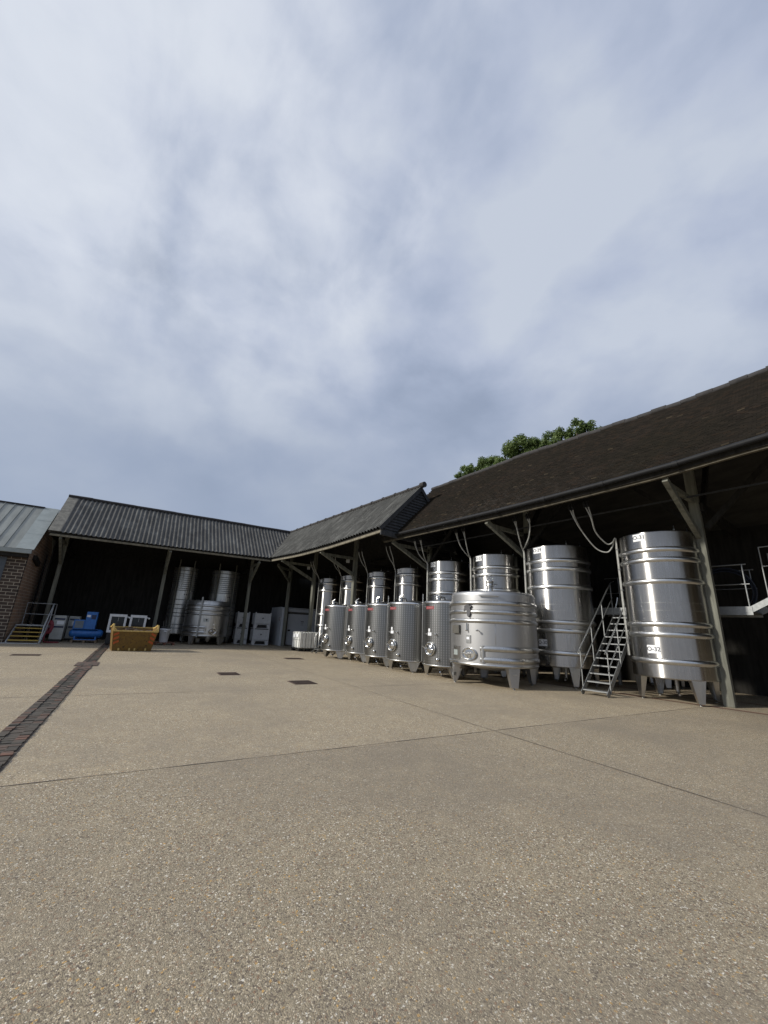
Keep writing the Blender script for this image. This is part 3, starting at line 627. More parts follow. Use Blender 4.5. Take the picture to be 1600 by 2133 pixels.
patch(rr, -53, .90, .36, .32, .012, 6).build('jacket_frame', M['steel_plain'], root)
patch(rr, -78, 1.32, .08, .08, .01, 3).build('notice', M['label'], root)
a = R(-115.5); x, y = 1.47 * math.cos(a), 1.47 * math.sin(a)
MB().box(x - .045, x + .045, y - .02, y + .02, .5, 3.04).build('lid_pole', M['galv'], root)
MB().lathe([(.16, .56), (.16, .34), (.05, .24), (.05, .18), (0, .18)], 20, cx=.1, cy=-1.05).build('outlet_funnel', M['steel_plain'], root)
MB().tube([(.62, -1.05, 2.8), (.62, -1.05, 3.02)], .09, 14).build('spout', M['white_plastic'], root)

# tall pale tanks behind it
def barn_tank(x, y, r, zt, label, la):
    root = thing('barn_tank', label, 'storage tank', (x, y, 0), 0, 'tall tanks at the back of the barn')
    MB().lathe([(0, .52), (r - .02, .54), (r, .58), (r, .6), (r, zt - .02), (r, zt), (r - .03, zt), (0, zt + .1)], 64).build('shell', M['steel_dull'], root)
    for z in [.95, 1.2, 1.75, 1.98, 2.28, 2.55, 2.9] + [3.55 + .145 * k for k in range(9)] + [4.98]:
        shared(('bt', r, round(z, 3)), 'cooling_band', M['galv'], root, lambda: MB().lathe(ring_profile(r, z, .055, .028), 64))
    for a in (-135, -45, 45, 135): leg_mesh(r - .05, a, 0, .62, .34, .15, .15).build('leg', M['steel_plain'], root)
    b = MB()
    for k in range(2):
        pa = patch(r, la + math.degrees((.12 * k - .06) / r), 3.28, .075, .08, .004, 3); b.add(pa.v, pa.f)
    b.build('stencil', M['grey_mark'], root)
    for e in (-62, -128): MB().bar(((r + .09) * math.cos(R(e)), (r + .09) * math.sin(R(e)), .1), ((r + .09) * math.cos(R(e)), (r + .09) * math.sin(R(e)), zt + .5), .07, .05).build('ladder_rail', M['post'], root)
barn_tank(2.68, 33.2, .80, 5.24, 'tall pale ringed tank at the back of the barn, behind the white bin', -80)
barn_tank(5.47, 33.0, 1.0, 5.22, 'tall pale ringed tank at the back of the barn, behind the wide open-topped tank', -75)
# lone tank deep behind the staircase
root = thing('back_tank', 'ringed steel tank in the dark behind the top of the metal staircase', 'storage tank', P(7.0, -20.7), 0)
MB().lathe([(0, .6), (.78, .6), (.8, .62), (.8, 4.9), (.76, 4.9), (0, 5.0)], 48).build('shell', M['steel_plain'], root)
for z in (4.55, 4.3, 4.05, 3.8, 3.5, 2.6, 2.3, 1.2): MB().lathe(ring_profile(.8, z, .07, .02), 48).build('cooling_band', M['steel_plain'], root)
for a in (-135, -45, 45, 135): leg_mesh(.75, a, 0, .64, .3, .15, .15).build('leg', M['steel_plain'], root)

# ------------------------------------------------------------------ corrugated shed: barn range and corner wing
shed = thing('corrugated_shed', 'open-fronted shed with a grey corrugated roof turning the corner of the yard', 'shed', (2, 31, 0))
YE, ZE, YR, ZR, XL = 27.9, 5.90, 30.9, 8.64, -4.95
def corr_sheet(cols, f, rows, pitch, amp, nrm):
    """cols: positions along the eave; f(u) -> (lower point, upper point)"""
    b = MB(); vs = []
    for u in cols:
        lo, hi = f(u); w = amp * math.sin(2 * math.pi * u / pitch)
        for k in range(rows + 1):
            t = k / rows; vs.append(lo.lerp(hi, t) + nrm * (w + .012 * (1 - (t * 3 % 1))))
    m = rows + 1
    return b.add(vs, [(i * m + k, (i + 1) * m + k, (i + 1) * m + k + 1, i * m + k + 1) for i in range(len(cols) - 1) for k in range(rows)], True)
def frange(a, b, st):
    n = max(1, int(round(abs(b - a) / st))); return [a + (b - a) * i / n for i in range(n + 1)]
XV, XJ = 7.35, 9.47
eb = lambda x: ZE + .06 * (x - XL) / 12.3 - .06 * math.sin(math.pi * (x - XL) / 12.3)
def f_barn(x):
    v = max(0, (x - XV) / (XJ - XV)); lo0 = Vector((x, YE, eb(min(x, XV)))); hi = Vector((x, YR, ZR)); return lo0.lerp(hi, min(1, v)), hi
nb = Vector((0, -.69, .72))
corr_sheet(frange(XL + .42, XJ - .001, .029), f_barn, 6, .235, .032, nb).build('roof', M['sheet_barn'], shed, world=True)
MB().add([(XL, YE, eb(XL) + .03), (XL + .5, YE, eb(XL) + .03), (XL + .5, YR, ZR + .04), (XL, YR, ZR + .04), (XL, YE, eb(XL) - .08), (XL, YR, ZR - .1)], [(0, 1, 2, 3), (4, 0, 3, 5)]).build('verge_sheet', M['verge'], shed, world=True)
MB().add([(XL, YR, ZR), (13.5, YR, ZR), (13.5, 34.3, 5.6), (XL, 34.3, 5.6)], [(0, 1, 2, 3)]).build('rear_roof', M['sheet_barn'], shed, world=True)
b = MB()
for i, x in enumerate(frange(XL, XJ, 1.2)[:-1]): b.tube([(x, YR, ZR + .035 + random.uniform(-.012, .012)), (x + 1.24, YR, ZR + .035 + random.uniform(-.012, .012))], .115, 10)
b.build('ridge_cap', M['ridge'], shed, world=True)
# wing part
EW = [(-12.4, 6.13), (-8, 5.93), (-4, 5.87), (0, 5.97)]
def f_wing(s):
    v = max(0, s / 2.69); hi = P(2.54, s, lerp(8.75, 8.64, (s + 12.4) / 15.1)); return P(0, s, interp(EW, min(s, 0))).lerp(hi, min(1, v)), hi
nw = (-.76 * WN + Vector((0, 0, .65))).normalized()
corr_sheet(frange(-12.45, 2.69, .03), f_wing, 6, .24, .04, nw).build('roof', M['sheet_wing'], shed, world=True)
MB().add([P(2.54, -12.45, 8.75), P(2.54, 5.5, 8.64), P(5.3, 5.5, 5.6), P(5.3, -12.45, 5.6)], [(0, 1, 2, 3)]).build('rear_roof', M['sheet_wing'], shed, world=True)
b = MB()
for s0 in frange(-12.5, 2.6, 1.08)[:-1]:
    z0 = lerp(8.75, 8.64, (s0 + 12.4) / 15.1)
    b.tube([P(2.54, s0, z0 + .05), P(2.54, s0 + 1.1, z0 + .045)], .10, 10); b.tube([P(2.54, s0 + 1.02, z0 + .05), P(2.54, s0 + 1.12, z0 + .05)], .125, 10)
b.tube([P(2.54, -12.68, 8.83), P(2.54, -12.4, 8.83)], .15, 12)
b.build('ridge_cap', M['ridge'], shed, world=True)
MB().bar(P(0, -.02, 5.98) + nw * .03, P(2.54, 2.69, 8.66) + nw * .03, .16, .02, nw).build('valley_gutter', M['ridge'], shed, world=True)
# gable with lapped boards and bargeboards
b = MB(); z = 5.78
while z < 8.6:
    ta = max(.12, (z - 5.98) / 2.77 * 2.54 + .12); tb = 5.0 - max(.0, (z - 5.9) / 2.85 * 2.46)
    zt = z + .16; ta2 = max(.12, (zt - 5.98) / 2.77 * 2.54 + .12); tb2 = 5.0 - max(0, (zt - 5.9) / 2.85 * 2.46)
    if tb2 > ta2: b.add([P(ta, -12.40, z), P(tb, -12.40, z), P(tb2, -12.35, zt), P(ta2, -12.35, zt), P(ta, -12.36, z), P(tb, -12.36, z)], [(0, 1, 2, 3), (4, 5, 1, 0)])
    z += .15
b.build('gable_boards', M['board'], shed, world=True)
MB().bar(P(-.03, -12.44, 6.02), P(2.56, -12.44, 8.68), .035, .20, nw).bar(P(2.52, -12.44, 8.68), P(5.2, -12.44, 5.8), .035, .18, (0, 0, 1)).build('bargeboards', M['board'], shed, world=True)
MB().bar(P(.05, -12.38, 5.86), P(5.1, -12.38, 5.80), .08, .2).build('gable_beam', M['board'], shed, world=True)
# eave beams, dark void boards and gutters
MB().bar((XL + .1, YE + .12, eb(XL) - .19), (XV + .05, YE + .12, eb(XV) - .19), .09, .11).build('eave_beam', M['eave_wood'], shed, world=True)
b = MB(); sp_ = frange(-12.4, 0, 1.5)
for a, c in zip(sp_, sp_[1:]): b.bar(P(.12, a, interp(EW, a) - .19), P(.12, c, interp(EW, c) - .19), .09, .11)
b.build('eave_beam', M['eave_wood'], shed, world=True)
b = MB().bar((XL + .1, YE + .14, eb(XL) - .07), (XV + .1, YE + .14, eb(XV) - .07), .05, .13)
for a, c in zip(sp_, sp_[1:]): b.bar(P(.14, a, interp(EW, a) - .07), P(.14, c, interp(EW, c) - .07), .05, .13)
b.build('eave_board', M['dark_wood'], shed, world=True)
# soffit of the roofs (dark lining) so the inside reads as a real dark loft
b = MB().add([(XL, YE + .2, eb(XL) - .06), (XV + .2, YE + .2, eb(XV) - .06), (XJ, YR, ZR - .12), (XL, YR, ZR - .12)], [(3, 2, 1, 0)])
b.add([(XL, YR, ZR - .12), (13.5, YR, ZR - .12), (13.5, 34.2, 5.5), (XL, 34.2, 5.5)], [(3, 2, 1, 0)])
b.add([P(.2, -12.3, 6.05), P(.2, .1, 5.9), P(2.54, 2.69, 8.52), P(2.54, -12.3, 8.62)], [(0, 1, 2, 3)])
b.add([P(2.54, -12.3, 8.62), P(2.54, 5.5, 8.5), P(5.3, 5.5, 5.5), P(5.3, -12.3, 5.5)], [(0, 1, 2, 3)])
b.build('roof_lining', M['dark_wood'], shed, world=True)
# walls at the back
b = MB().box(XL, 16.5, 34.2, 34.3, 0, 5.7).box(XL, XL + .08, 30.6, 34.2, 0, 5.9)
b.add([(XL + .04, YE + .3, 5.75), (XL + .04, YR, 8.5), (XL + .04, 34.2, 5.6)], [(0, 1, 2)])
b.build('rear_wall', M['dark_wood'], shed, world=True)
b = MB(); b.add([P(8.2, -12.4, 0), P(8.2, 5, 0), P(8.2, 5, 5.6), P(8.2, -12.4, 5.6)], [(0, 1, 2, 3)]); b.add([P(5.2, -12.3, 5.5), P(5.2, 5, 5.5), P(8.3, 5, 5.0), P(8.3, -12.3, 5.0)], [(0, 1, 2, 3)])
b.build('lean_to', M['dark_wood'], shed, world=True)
def post(parent, base, out, zj, zo, ztop, w=.25, lamp=None, name='post', mirror=True):
    """timber post with brace out to the eave, a tie and a strut back"""
    base = Vector(base); out = Vector(out); d = (out - base); d.z = 0; dn = d.normalized(); sd_ = Vector((-dn.y, dn.x, 0))
    p = MB().bar(base, base + Vector((0, 0, ztop)), w, w * .8, dn).build('post', M['post'], parent, world=True); bevel(p, .012)
    a = base + Vector((0, 0, zj)) + dn * w * .35; e = Vector((out.x, out.y, zo)) + dn * -.06
    MB().bar(a, e, .13, .17, sd_.cross(e - a)).build('brace', M['post'], p, world=True).matrix_parent_inverse = Matrix()
    MB().bar(base + Vector((0, 0, lerp(zj, zo, .93))) + dn * .1, e + Vector((0, 0, -.10)) - dn * .25, .11, .14).build('tie', M['post'], p, world=True).matrix_parent_inverse = Matrix()
    if lamp:
        l = base + dn * .35 + Vector((0, 0, zo - .22)) + sd_ * lamp
        q = MB().box(-.09, .09, -.07, .07, -.1, .1).build('floodlight', M['lamp'], p); q.location = l; bevel(q, .01)
    return p
bpy.context.view_layer.update()
for x in (-4.35, 1.17, 6.69): post(shed, (x, 30.19, 0), (x, 28.02, 0), 4.42, 5.62, 7.6, .2)
for t, s in ((2.78, 2.39),): post(shed, P(t, s), Vector((8.1, 28.5, 0)), 4.75, 5.65, 7.9)
for t, s in ((2.7, -1.6), (2.62, -6.7)): post(shed, P(t, s), P(.12, s), 4.58, interp(EW, s) - .27, 7.9, lamp=-.3)
def timber(parent, p, q, w, h, name='truss_timber'): MB().bar(p, q, w, h).build(name, M['dark_wood'], parent, world=True)
for x in (-4.35, 1.17, 6.69): timber(shed, (x, 30.2, 5.3), (x, 34.1, 5.3), .12, .22, 'tie_beam'); timber(shed, (x, 30.2, 4.6), (x, 33, 6.6), .1, .14)
for s in (-1.6, -6.7): timber(shed, P(2.7, s, 5.3), P(8.1, s, 5.3), .12, .22, 'tie_beam'); timber(shed, P(2.7, s, 5.2), P(5, s, 6), .1, .14)

# ------------------------------------------------------------------ tiled shed on the right
tsh = thing('tiled_shed', 'long open-fronted shed with a dark brown tiled roof and black gutter on the right', 'shed', P(5, -22))
TE = [(-36, 6.55), (-30, 6.40), (-25.57, 6.30), (-23.37, 6.13), (-21, 6.06), (-17.94, 6.00), (-12.65, 5.99), (-11, 5.99)]
TR = [(-36, 10.0), (-30, 9.9), (-25.6, 9.70), (-24.6, 9.62), (-23.3, 9.56), (-20.7, 9.54), (-17.2, 9.56), (-13, 9.42), (-11, 9.34)]
T0, T1 = 1.0, 4.5
def tiled_roof():
    rnd = random.Random(11); b = MB(); tone = []
    NC = 50; w = .167; s_ = -35.0; cols = []
    while s_ < -11.3: cols.append(s_); s_ += w
    for k in range(NC):
        off = w * .5 * (k % 2); f0 = k / NC; f1 = (k + 1.04) / NC
        cw = .018 * math.sin(k * 1.7)
        for s0 in cols:
            a, c = s0 + off, s0 + off + w - .004
            if c > -11.25: continue
            j = rnd.uniform(0, .008); q = rnd.uniform(-.004, .004)
            def pt(s, f, h):
                zl, zh = interp(TE, s), interp(TR, s); t = lerp(T0, T1, f)
                und = .012 * math.sin(s * 1.1 + k * .13) + .008 * math.sin(s * 2.7 + k * .31)
                return P(t - .68 * h, s, lerp(zl, zh, f) + .73 * h + und)
            lo = .046 + j; hi = .008
            v = [pt(a, f0 + q / 4, lo), pt(c, f0 + q / 4, lo + rnd.uniform(-.003, .003)), pt(c, f1, hi), pt(a, f1, hi), pt(a, f0 + q / 4, lo - .036), pt(c, f0 + q / 4, lo - .036)]
            b.add(v, [(0, 3, 2, 1), (4, 0, 1, 5)]); t_ = rnd.random(); tone += [t_, t_]
    me = b.mesh('roof_tiles', M['tiles']); at = me.attributes.new('tone', 'FLOAT', 'FACE'); at.data.foreach_set('value', tone)
    return put('roof_tiles', me, tsh, world=True)
tiled_roof()
b = MB(); st = frange(-35, -11.3, .45); rnd = random.Random(5)
for a, c in zip(st, st[1:]):
    h = rnd.uniform(-.02, .02); b.tube([P(T1, a - .01, interp(TR, a) + .02 + h), P(T1, c + .01, interp(TR, c) + .03 + h)], .115, 9)
b.build('ridge_tiles', M['verge'] if False else M['ridge'], tsh, world=True)
ss = frange(-35, -11.3, 1.)
b = MB(); rows = []
for s in ss: rows += [P(T0 + .05, s, interp(TE, s) - .06), P(T1, s, interp(TR, s) - .06), P(8.3, s, 5.7)]
b.add(rows, [(3 * i + k, 3 * i + k + 1, 3 * i + k + 4, 3 * i + k + 3) for i in range(len(ss) - 1) for k in (0, 1)])
b.build('roof_lining', M['lining'], tsh, world=True)
b = MB(); gs = frange(-35, -12.55, 1.9)
for a, c in zip(gs, gs[1:]):
    b.tube([P(T0 - .07, a, interp(TE, a) - .075), P(T0 - .07, c, interp(TE, c) - .075)], .072, 12, False)
    b.tube([P(T0 - .07, c - .06, interp(TE, c) - .08), P(T0 - .07, c + .06, interp(TE, c) - .08)], .084, 12)
b.build('gutter', M['gutter'], tsh, world=True)
b = MB()
for a, c in zip(ss, ss[1:]): b.bar(P(T0 + .06, a, interp(TE, a) - .13), P(T0 + .06, c, interp(TE, c) - .13), .04, .2)
b.build('fascia', M['dark_wood'], tsh, world=True)
b = MB()
for a, c in zip(ss, ss[1:]): b.bar(P(T0 + .14, a, interp(TE, a) - .25), P(T0 + .14, c, interp(TE, c) - .25), .10, .07)
b.build('eave_beam', M['eave_dark'], tsh, world=True)
b = MB()
for s in frange(-34, -12, .62): b.bar(P(T0 + .2, s, interp(TE, s) - .18), P(T1, s, interp(TR, s) - .16), .05, .13)
b.build('rafters', M['dark_wood'], tsh, world=True)
MB().bar(P(2.6, -35, 7.35), P(2.6, -12, 7.22), .12, .16).bar(P(2.75, -35, 5.75), P(2.75, -12, 5.6), .03, .05).build('purlin', M['board'], tsh, world=True)
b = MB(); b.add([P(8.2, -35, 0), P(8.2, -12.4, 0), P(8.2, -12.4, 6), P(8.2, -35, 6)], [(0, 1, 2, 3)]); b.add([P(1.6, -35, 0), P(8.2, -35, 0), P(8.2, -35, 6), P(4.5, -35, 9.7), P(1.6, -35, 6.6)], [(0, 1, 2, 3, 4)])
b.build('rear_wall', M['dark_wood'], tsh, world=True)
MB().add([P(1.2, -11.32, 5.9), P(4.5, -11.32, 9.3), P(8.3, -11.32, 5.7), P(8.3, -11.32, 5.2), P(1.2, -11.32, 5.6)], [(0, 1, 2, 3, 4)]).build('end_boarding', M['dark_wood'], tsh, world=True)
for t, s in ((3.75, -11.9), (3.95, -17.5), (3.6, -23.42), (3.6, -29.4)):
    near = s < -20
    post(tsh, P(t, s), P(T0 + .14, s), 4.65, interp(TE, s) - .31, 8.4, .25 if near else .22)
for s in (-11.9, -17.5, -23.55, -29.4):
    timber(tsh, P(3.6, s, 5.55), P(8.1, s, 5.55), .14, .26, 'tie_beam')
    for d_ in (-1, 1): timber(tsh, P(3.7, s - .05 * d_, 4.9), P(3.7, s - 2. * d_, 6.9), .12, .14, 'knee_brace')
    timber(tsh, P(3.7, s, 5.3), P(5.6, s, 7.8), .12, .16)

# ------------------------------------------------------------------ brick building on the left
bk = thing('brick_building', 'brown brick building with a pale standing-seam metal roof at the left edge', 'building', (-8, 30, 0))
XC, YF = -5.38, 27.47
MB().box(-16, XC, YF, YF + .25, 0, 4.45).build('front_wall', M['brick_front'], bk, world=True)
b = MB().add([(XC, YF + .26, 0), (XC, 34, 0), (XC, 34, 4.6), (XC, 30.6, 7.35), (XC, YF + .26, 4.75), (XC - .2, YF + .26, 0), (XC - .2, 34, 0), (XC - .2, 34, 4.6), (XC - .2, 30.6, 7.35), (XC - .2, YF + .26, 4.75)], [(0, 1, 2, 3, 4), (9, 8, 7, 6, 5)])
b.build('side_wall', M['brick_side'], bk, world=True)
YV, ZV, YT, ZT = 27.12, 4.66, 30.55, 7.6
b = MB().add([(-16, YV, ZV), (-5.85, YV, ZV), (-5.85, YT, ZT), (-16, YT, ZT), (-16, 34.1, 4.6), (-5.2, 34.1, 4.6), (-5.2, YT, ZT)], [(0, 1, 2, 3), (3, 6, 5, 4)])
x = -6.35
while x > -16:
    b.bar((x, YV, ZV + .02), (x, YT, ZT + .02), .03, .045, (0, -.65, .76)); x -= .43
b.build('roof', M['seam'], bk, world=True)
MB().bar((-16, YT, ZT + .03), (-5.85, YT, ZT + .03), .12, .08).build('ridge_cap', M['ridge'], bk, world=True)
b = MB()
for k in range(3):
    f0, f1 = k / 3, (k + 1) / 3 + .012; h = .012 + .008 * k
    pt = lambda x, f, dz: (x, lerp(YV, YT, f), lerp(ZV, ZT, f) + dz)
    b.add([pt(-5.88, f0, h), pt(-5.15, f0, h), pt(-5.15, f1, h), pt(-5.88, f1, h), pt(-5.15, f0, h - .09), pt(-5.15, f1, h - .09)], [(0, 1, 2, 3), (4, 5, 2, 1)])
b.build('verge_flashing', M['lead'], bk, world=True)
MB().box(-16, -5.2, YV - .10, YV + .02, ZV - .22, ZV - .02).build('gutter', M['lead'], bk, world=True)
MB().box(-16, XC + .05, YV + .03, YF, ZV - .42, ZV - .23).build('soffit', M['dark_wood'], bk, world=True)
MB().box(-16, -6.15, YF - .03, YF - .004, .2, 4.2).build('shutter', M['slate_grey'], bk, world=True)
MB().bar((XC + .09, 28.6, 4.42), (XC + .09, 29.9, 4.18), .16, .26).build('wall_vent', M['dark_wood'], bk, world=True)
MB().tube([(XC + .08, 31.6, .1), (XC + .08, 31.6, 4.2)], .045, 8).tube([(XC + .2, 30.9, .1), (XC + .2, 30.9, 4.9)], .03, 8).build('downpipe', M['gutter'], bk, world=True)

# ------------------------------------------------------------------ yellow steps with a grey handrail
st_ = thing('yellow_steps', 'short flight of yellow treads with a grey handrail beside the brick wall', 'steps', (-4.6, 27.5, 0))
b = MB()
for x in (-.68, .62): b.prism([(0, 0), (.18, 0), (1.32, .78), (2.4, .78), (2.4, .9), (1.25, .9), (0, .1)], lambda y, z, d, x=x: (x + d, y, z), .05)
b.box(-.63, .62, 1.25, 2.4, .84, .9).box(-.95, .62, -.12, -.04, 0, .04)
b.build('stringers', M['rail_grey'], st_)
for k in range(4): MB().box(-.62, .61, .06 + .30 * k, .34 + .30 * k, .13 + .19 * k, .175 + .19 * k).build('tread', M['yellow_tread'], st_)
b = MB().tube([(.66, .1, .05), (.66, 1.3, 1.2), (.66, 1.35, 2.04)], .026).tube([(.66, .05, .1), (.66, .1, .85), (.66, 1.35, 2.04), (.66, 2.35, 2.04), (.66, 2.35, .9)], .026)
b.tube([(.66, 1.3, 1.45), (.66, 2.35, 1.45)], .02).tube([(-.64, 2.35, .9), (-.64, 2.35, 2.04), (.66, 2.35, 2.04)], .026).tube([(-.64, 2.35, 1.45), (.66, 2.35, 1.45)], .02)
b.build('handrail', M['rail_grey'], st_)
MB().prism([(.1, .1), (1.25, .9), (1.25, 1.55), (1.05, 1.5)], lambda y, z, d: (.60 - d, y, z), .012).build('side_panel', M['rail_grey'], st_)

# ------------------------------------------------------------------ machines in the barn
def white_cabinet(x0, x1, y, h, label):
    t = thing('white_cabinet', label, 'machine', ((x0 + x1) / 2, y, 0), 0, 'white machine cabinets in the barn'); w = (x1 - x0) / 2
    bevel(MB().box(-w, w, 0, .8, .12, h).build('housing', M['cream'], t), .02)
    MB().box(-w + .02, w - .02, .02, .78, 0, .12).build('plinth', M['black'], t)
    for z0, z1 in ((h - .24, h - .15), (h - .68, h - .59)): MB().box(-w + .06, w - .04, -.012, 0, z0, z1).build('vent_strip', M['navy'], t)
    MB().box(-w + .2, w - .06, -.008, 0, h - .5, h - .3).build('notice', M['label'], t)
white_cabinet(-3.95, -3.36, 30.0, 1.44, 'white machine cabinet with dark strips, beside the yellow steps')
white_cabinet(-3.40, -2.86, 31.5, 1.42, 'second white cabinet half hidden behind the first one')
rh = thing('red_hose', 'dark red hose hanging over the step rail and pooling on the floor', 'hose', (-3.93, 28.9, 0))
b = MB()
for k in range(5): b.tube(smooth_path([(-.02 + .03 * k, .02 * k, 1.15), (.08 + .03 * k, .0, .9), (.06 + .025 * k, -.05, .55), (-.05 + .02 * k, .0, .48), (-.10 + .02 * k, .02, .8), (-.05 + .03 * k, .03, 1.15)], 5), .028, 7)
b.tube(smooth_path([(-.05, 0, .5), (-.05, -.1, .2), (.05, -.3, .04), (.5, -.35, .03), (.6, -.1, .03), (.2, -.05, .03), (.0, -.3, .05), (.45, -.5, .03)], 6), .03, 7)
b.build('loops', M['redhose'], rh)

def pallet(name, loc, w, d, label, group=None, mat='pallet', rz=0.):
    t = thing(name, label, 'pallet', loc, rz, group)
    b = MB()
    for k in range(5): b.box(-w / 2, w / 2, -d / 2 + d * k / 5 + .015, -d / 2 + d * (k + 1) / 5 - .015, .115, .14)
    b.build('deck_boards', M[mat], t); b = MB()
    for x in (-w / 2 + .06, 0, w / 2 - .06):
        for y in (-d / 2 + .06, 0, d / 2 - .06): b.box(x - .055, x + .055, y - .055, y + .055, .022, .092)
    b.build('blocks', M[mat], t); b = MB()
    for x in (-w / 2 + .06, 0, w / 2 - .06): b.box(x - .05, x + .05, -d / 2, d / 2, .0, .022).box(x - .05, x + .05, -d / 2, d / 2, .092, .115)
    b.build('bearers', M[mat], t)
    return t
pallet('pallet', (-2.25, 29.85, 0), 1.25, .9, 'wooden pallet under the blue compressor')
cp = thing('compressor', 'blue air compressor with a tall cabinet on a long receiver, on a pallet', 'compressor', (-2.25, 29.85, .14))
pr = [(0, -.82), (.12, -.80), (.2, -.74), (.235, -.64), (.235, .64), (.2, .74), (.12, .80), (0, .82)]
MB().lathe(pr, 28).xf(Matrix.Translation((0, 0, .36)) @ Matrix.Rotation(R(90), 4, 'Y')).build('receiver', M['blue'], cp)
bevel(MB().box(-.68, -.16, -.30, .28, .60, 1.12).build('motor_housing', M['blue'], cp), .015)
MB().box(-.61, -.21, -.312, -.30, .66, 1.06).build('front_panel', M['grey_screen'], cp)
c = bevel(MB().box(-.16, .38, -.30, .32, .60, 1.58).build('dryer_cabinet', M['blue'], cp), .015)
MB().box(.10, .32, -.312, -.30, 1.18, 1.42).build('control_panel', M['navy'], c); MB().box(-.13, .05, -.312, -.30, 1.28, 1.40).build('notice', M['label'], c)
for x in (-.5, .5): MB().box(x - .04, x + .04, -.2, .2, 0, .2).build('foot', M['blue'], cp)
MB().box(-.52, .52, -.22, -.17, .0, .05).box(-.55, .55, -.25, .25, .585, .60).build('base_frame', M['blue'], cp)

def framed(x0, x1, label):
    t = thing('framed_cabinet', label, 'machine', ((x0 + x1) / 2, 27.6, 0), 0, 'white framed presses behind the skip'); w = (x1 - x0) / 2
    b = MB()
    for a in ((-w, -w + .11, .66, 1.66), (w - .11, w, .66, 1.66), (-w + .11, w - .11, 1.52, 1.66), (-w + .11, w - .11, .66, .80)): b.box(a[0], a[1], 0, .14, a[2], a[3])
    bevel(b.build('frame', M['white_plastic'], t), .01)
    MB().box(-w + .10, w - .10, .08, .6, .70, 1.6).build('window', M['glass'], t)
    MB().bar((.02, .05, 1.28), (.02, .05, 1.5), .02, .02).build('latch', M['galv'], t)
    MB().tube([(w, .06, 1.55), (w + .1, .06, 1.5)], .03).ball((w + .12, .06, 1.5), .05).build('knob', M['white_plastic'], t)
    MB().box(-w + .05, w - .05, .05, .7, .08, .66).build('plinth', M['black'], t)
    for x in (-w + .12, w - .12): MB().tube([(x - .03, .15, .06), (x + .03, .15, .06)], .06, 12).build('wheel', M['black'], t)
framed(-1.2, -.36, 'white framed cabinet with a dark window, the left of two behind the skip')
framed(-.2, .62, 'white framed cabinet with a dark window, the right of two behind the skip')

# ------------------------------------------------------------------ skip
sk = thing('skip', 'small ochre yellow tipping skip, scuffed and stained, at the mouth of the barn', 'skip', (.17, 23.25, 0), R(6))
def skip_panel(poly, th=.02):
    return poly
fb, ft, dz = .80, .93, 1.45
side = [(-.16, .90), (.02, 1.19), (.20, 1.19), (.85, 1.08), (dz, 1.04)]
b = MB()
b.add([(-fb, 0, 0), (fb, 0, 0), (ft, -.16, .90), (-ft, -.16, .90)], [(0, 1, 2, 3)])
b.add([(fb, 1.2, 0), (-fb, 1.2, 0), (-ft, dz, 1.04), (ft, dz, 1.04)], [(0, 1, 2, 3)])
b.add([(-fb, 0, 0), (fb, 0, 0), (fb, 1.2, 0), (-fb, 1.2, 0)], [(3, 2, 1, 0)])
for sx in (-1, 1): b.add([(sx * fb, 0, 0)] + [(sx * ft, y, z) for y, z in side] + [(sx * fb, 1.2, 0)], [tuple(range(7)) if sx < 0 else tuple(range(6, -1, -1))])
o = b.build('body', M['skip'], sk); md = o.modifiers.new('thick', 'SOLIDIFY'); md.thickness = .02; md.offset = -1
b = MB().bar((-ft - .02, -.175, .905), (ft + .02, -.175, .905), .05, .06).bar((-ft, dz, 1.05), (ft, dz, 1.05), .05, .05)
for sx in (-1, 1):
    for (y0, z0), (y1, z1) in zip(side, side[1:]): b.bar((sx * ft, y0 - .01, z0), (sx * ft, y1 + .01, z1), .06, .06)
    b.prism([(0, .9), (-.16, .9), (0, 1.06)], lambda x, z, d, sx=sx: (sx * (ft - .02 + x), -.19 + d, z + .02), .02)
b.build('rim', M['skip_rim'], sk)
b = MB()
for sx in (-1, 1):
    for k in range(3):
        z = .30 + .18 * k; pt = lambda f, z: (sx * (lerp(fb, ft, z / .9) - .03 - f), -.16 * z / .9 - .016, z)
        b.add([pt(0, z), pt(.22, z + .1), pt(.22, z + .20), pt(0, z + .10)], [(0, 1, 2, 3) if sx < 0 else (3, 2, 1, 0)])
b.build('warning_stripes', M['orange'], sk)
b = MB()
for x in (-.55, -.12, .10, .55): b.box(x - .035, x + .035, -.035, -.005, .02, .13)
b.build('lifting_lugs', M['skip_rim'], sk)
b = MB(); rnd = random.Random(2); n = 14; vs = []
for i in range(n + 1):
    for j in range(9): vs.append((lerp(-.86, .86, i / n), lerp(-.02, 1.3, j / 8), .86 + .09 * math.sin(i * .9) * math.cos(j * .8) + rnd.uniform(-.03, .05)))
b.add(vs, [(i * 9 + j, (i + 1) * 9 + j, (i + 1) * 9 + j + 1, i * 9 + j + 1) for i in range(n) for j in range(8)])
b.bar((-.4, .3, .98), (.05, .35, 1.02), .25, .04).bar((-.5, .7, 1.0), (-.1, .6, 1.06), .1, .05)
b.build('rubble', M['skip_in'], sk)

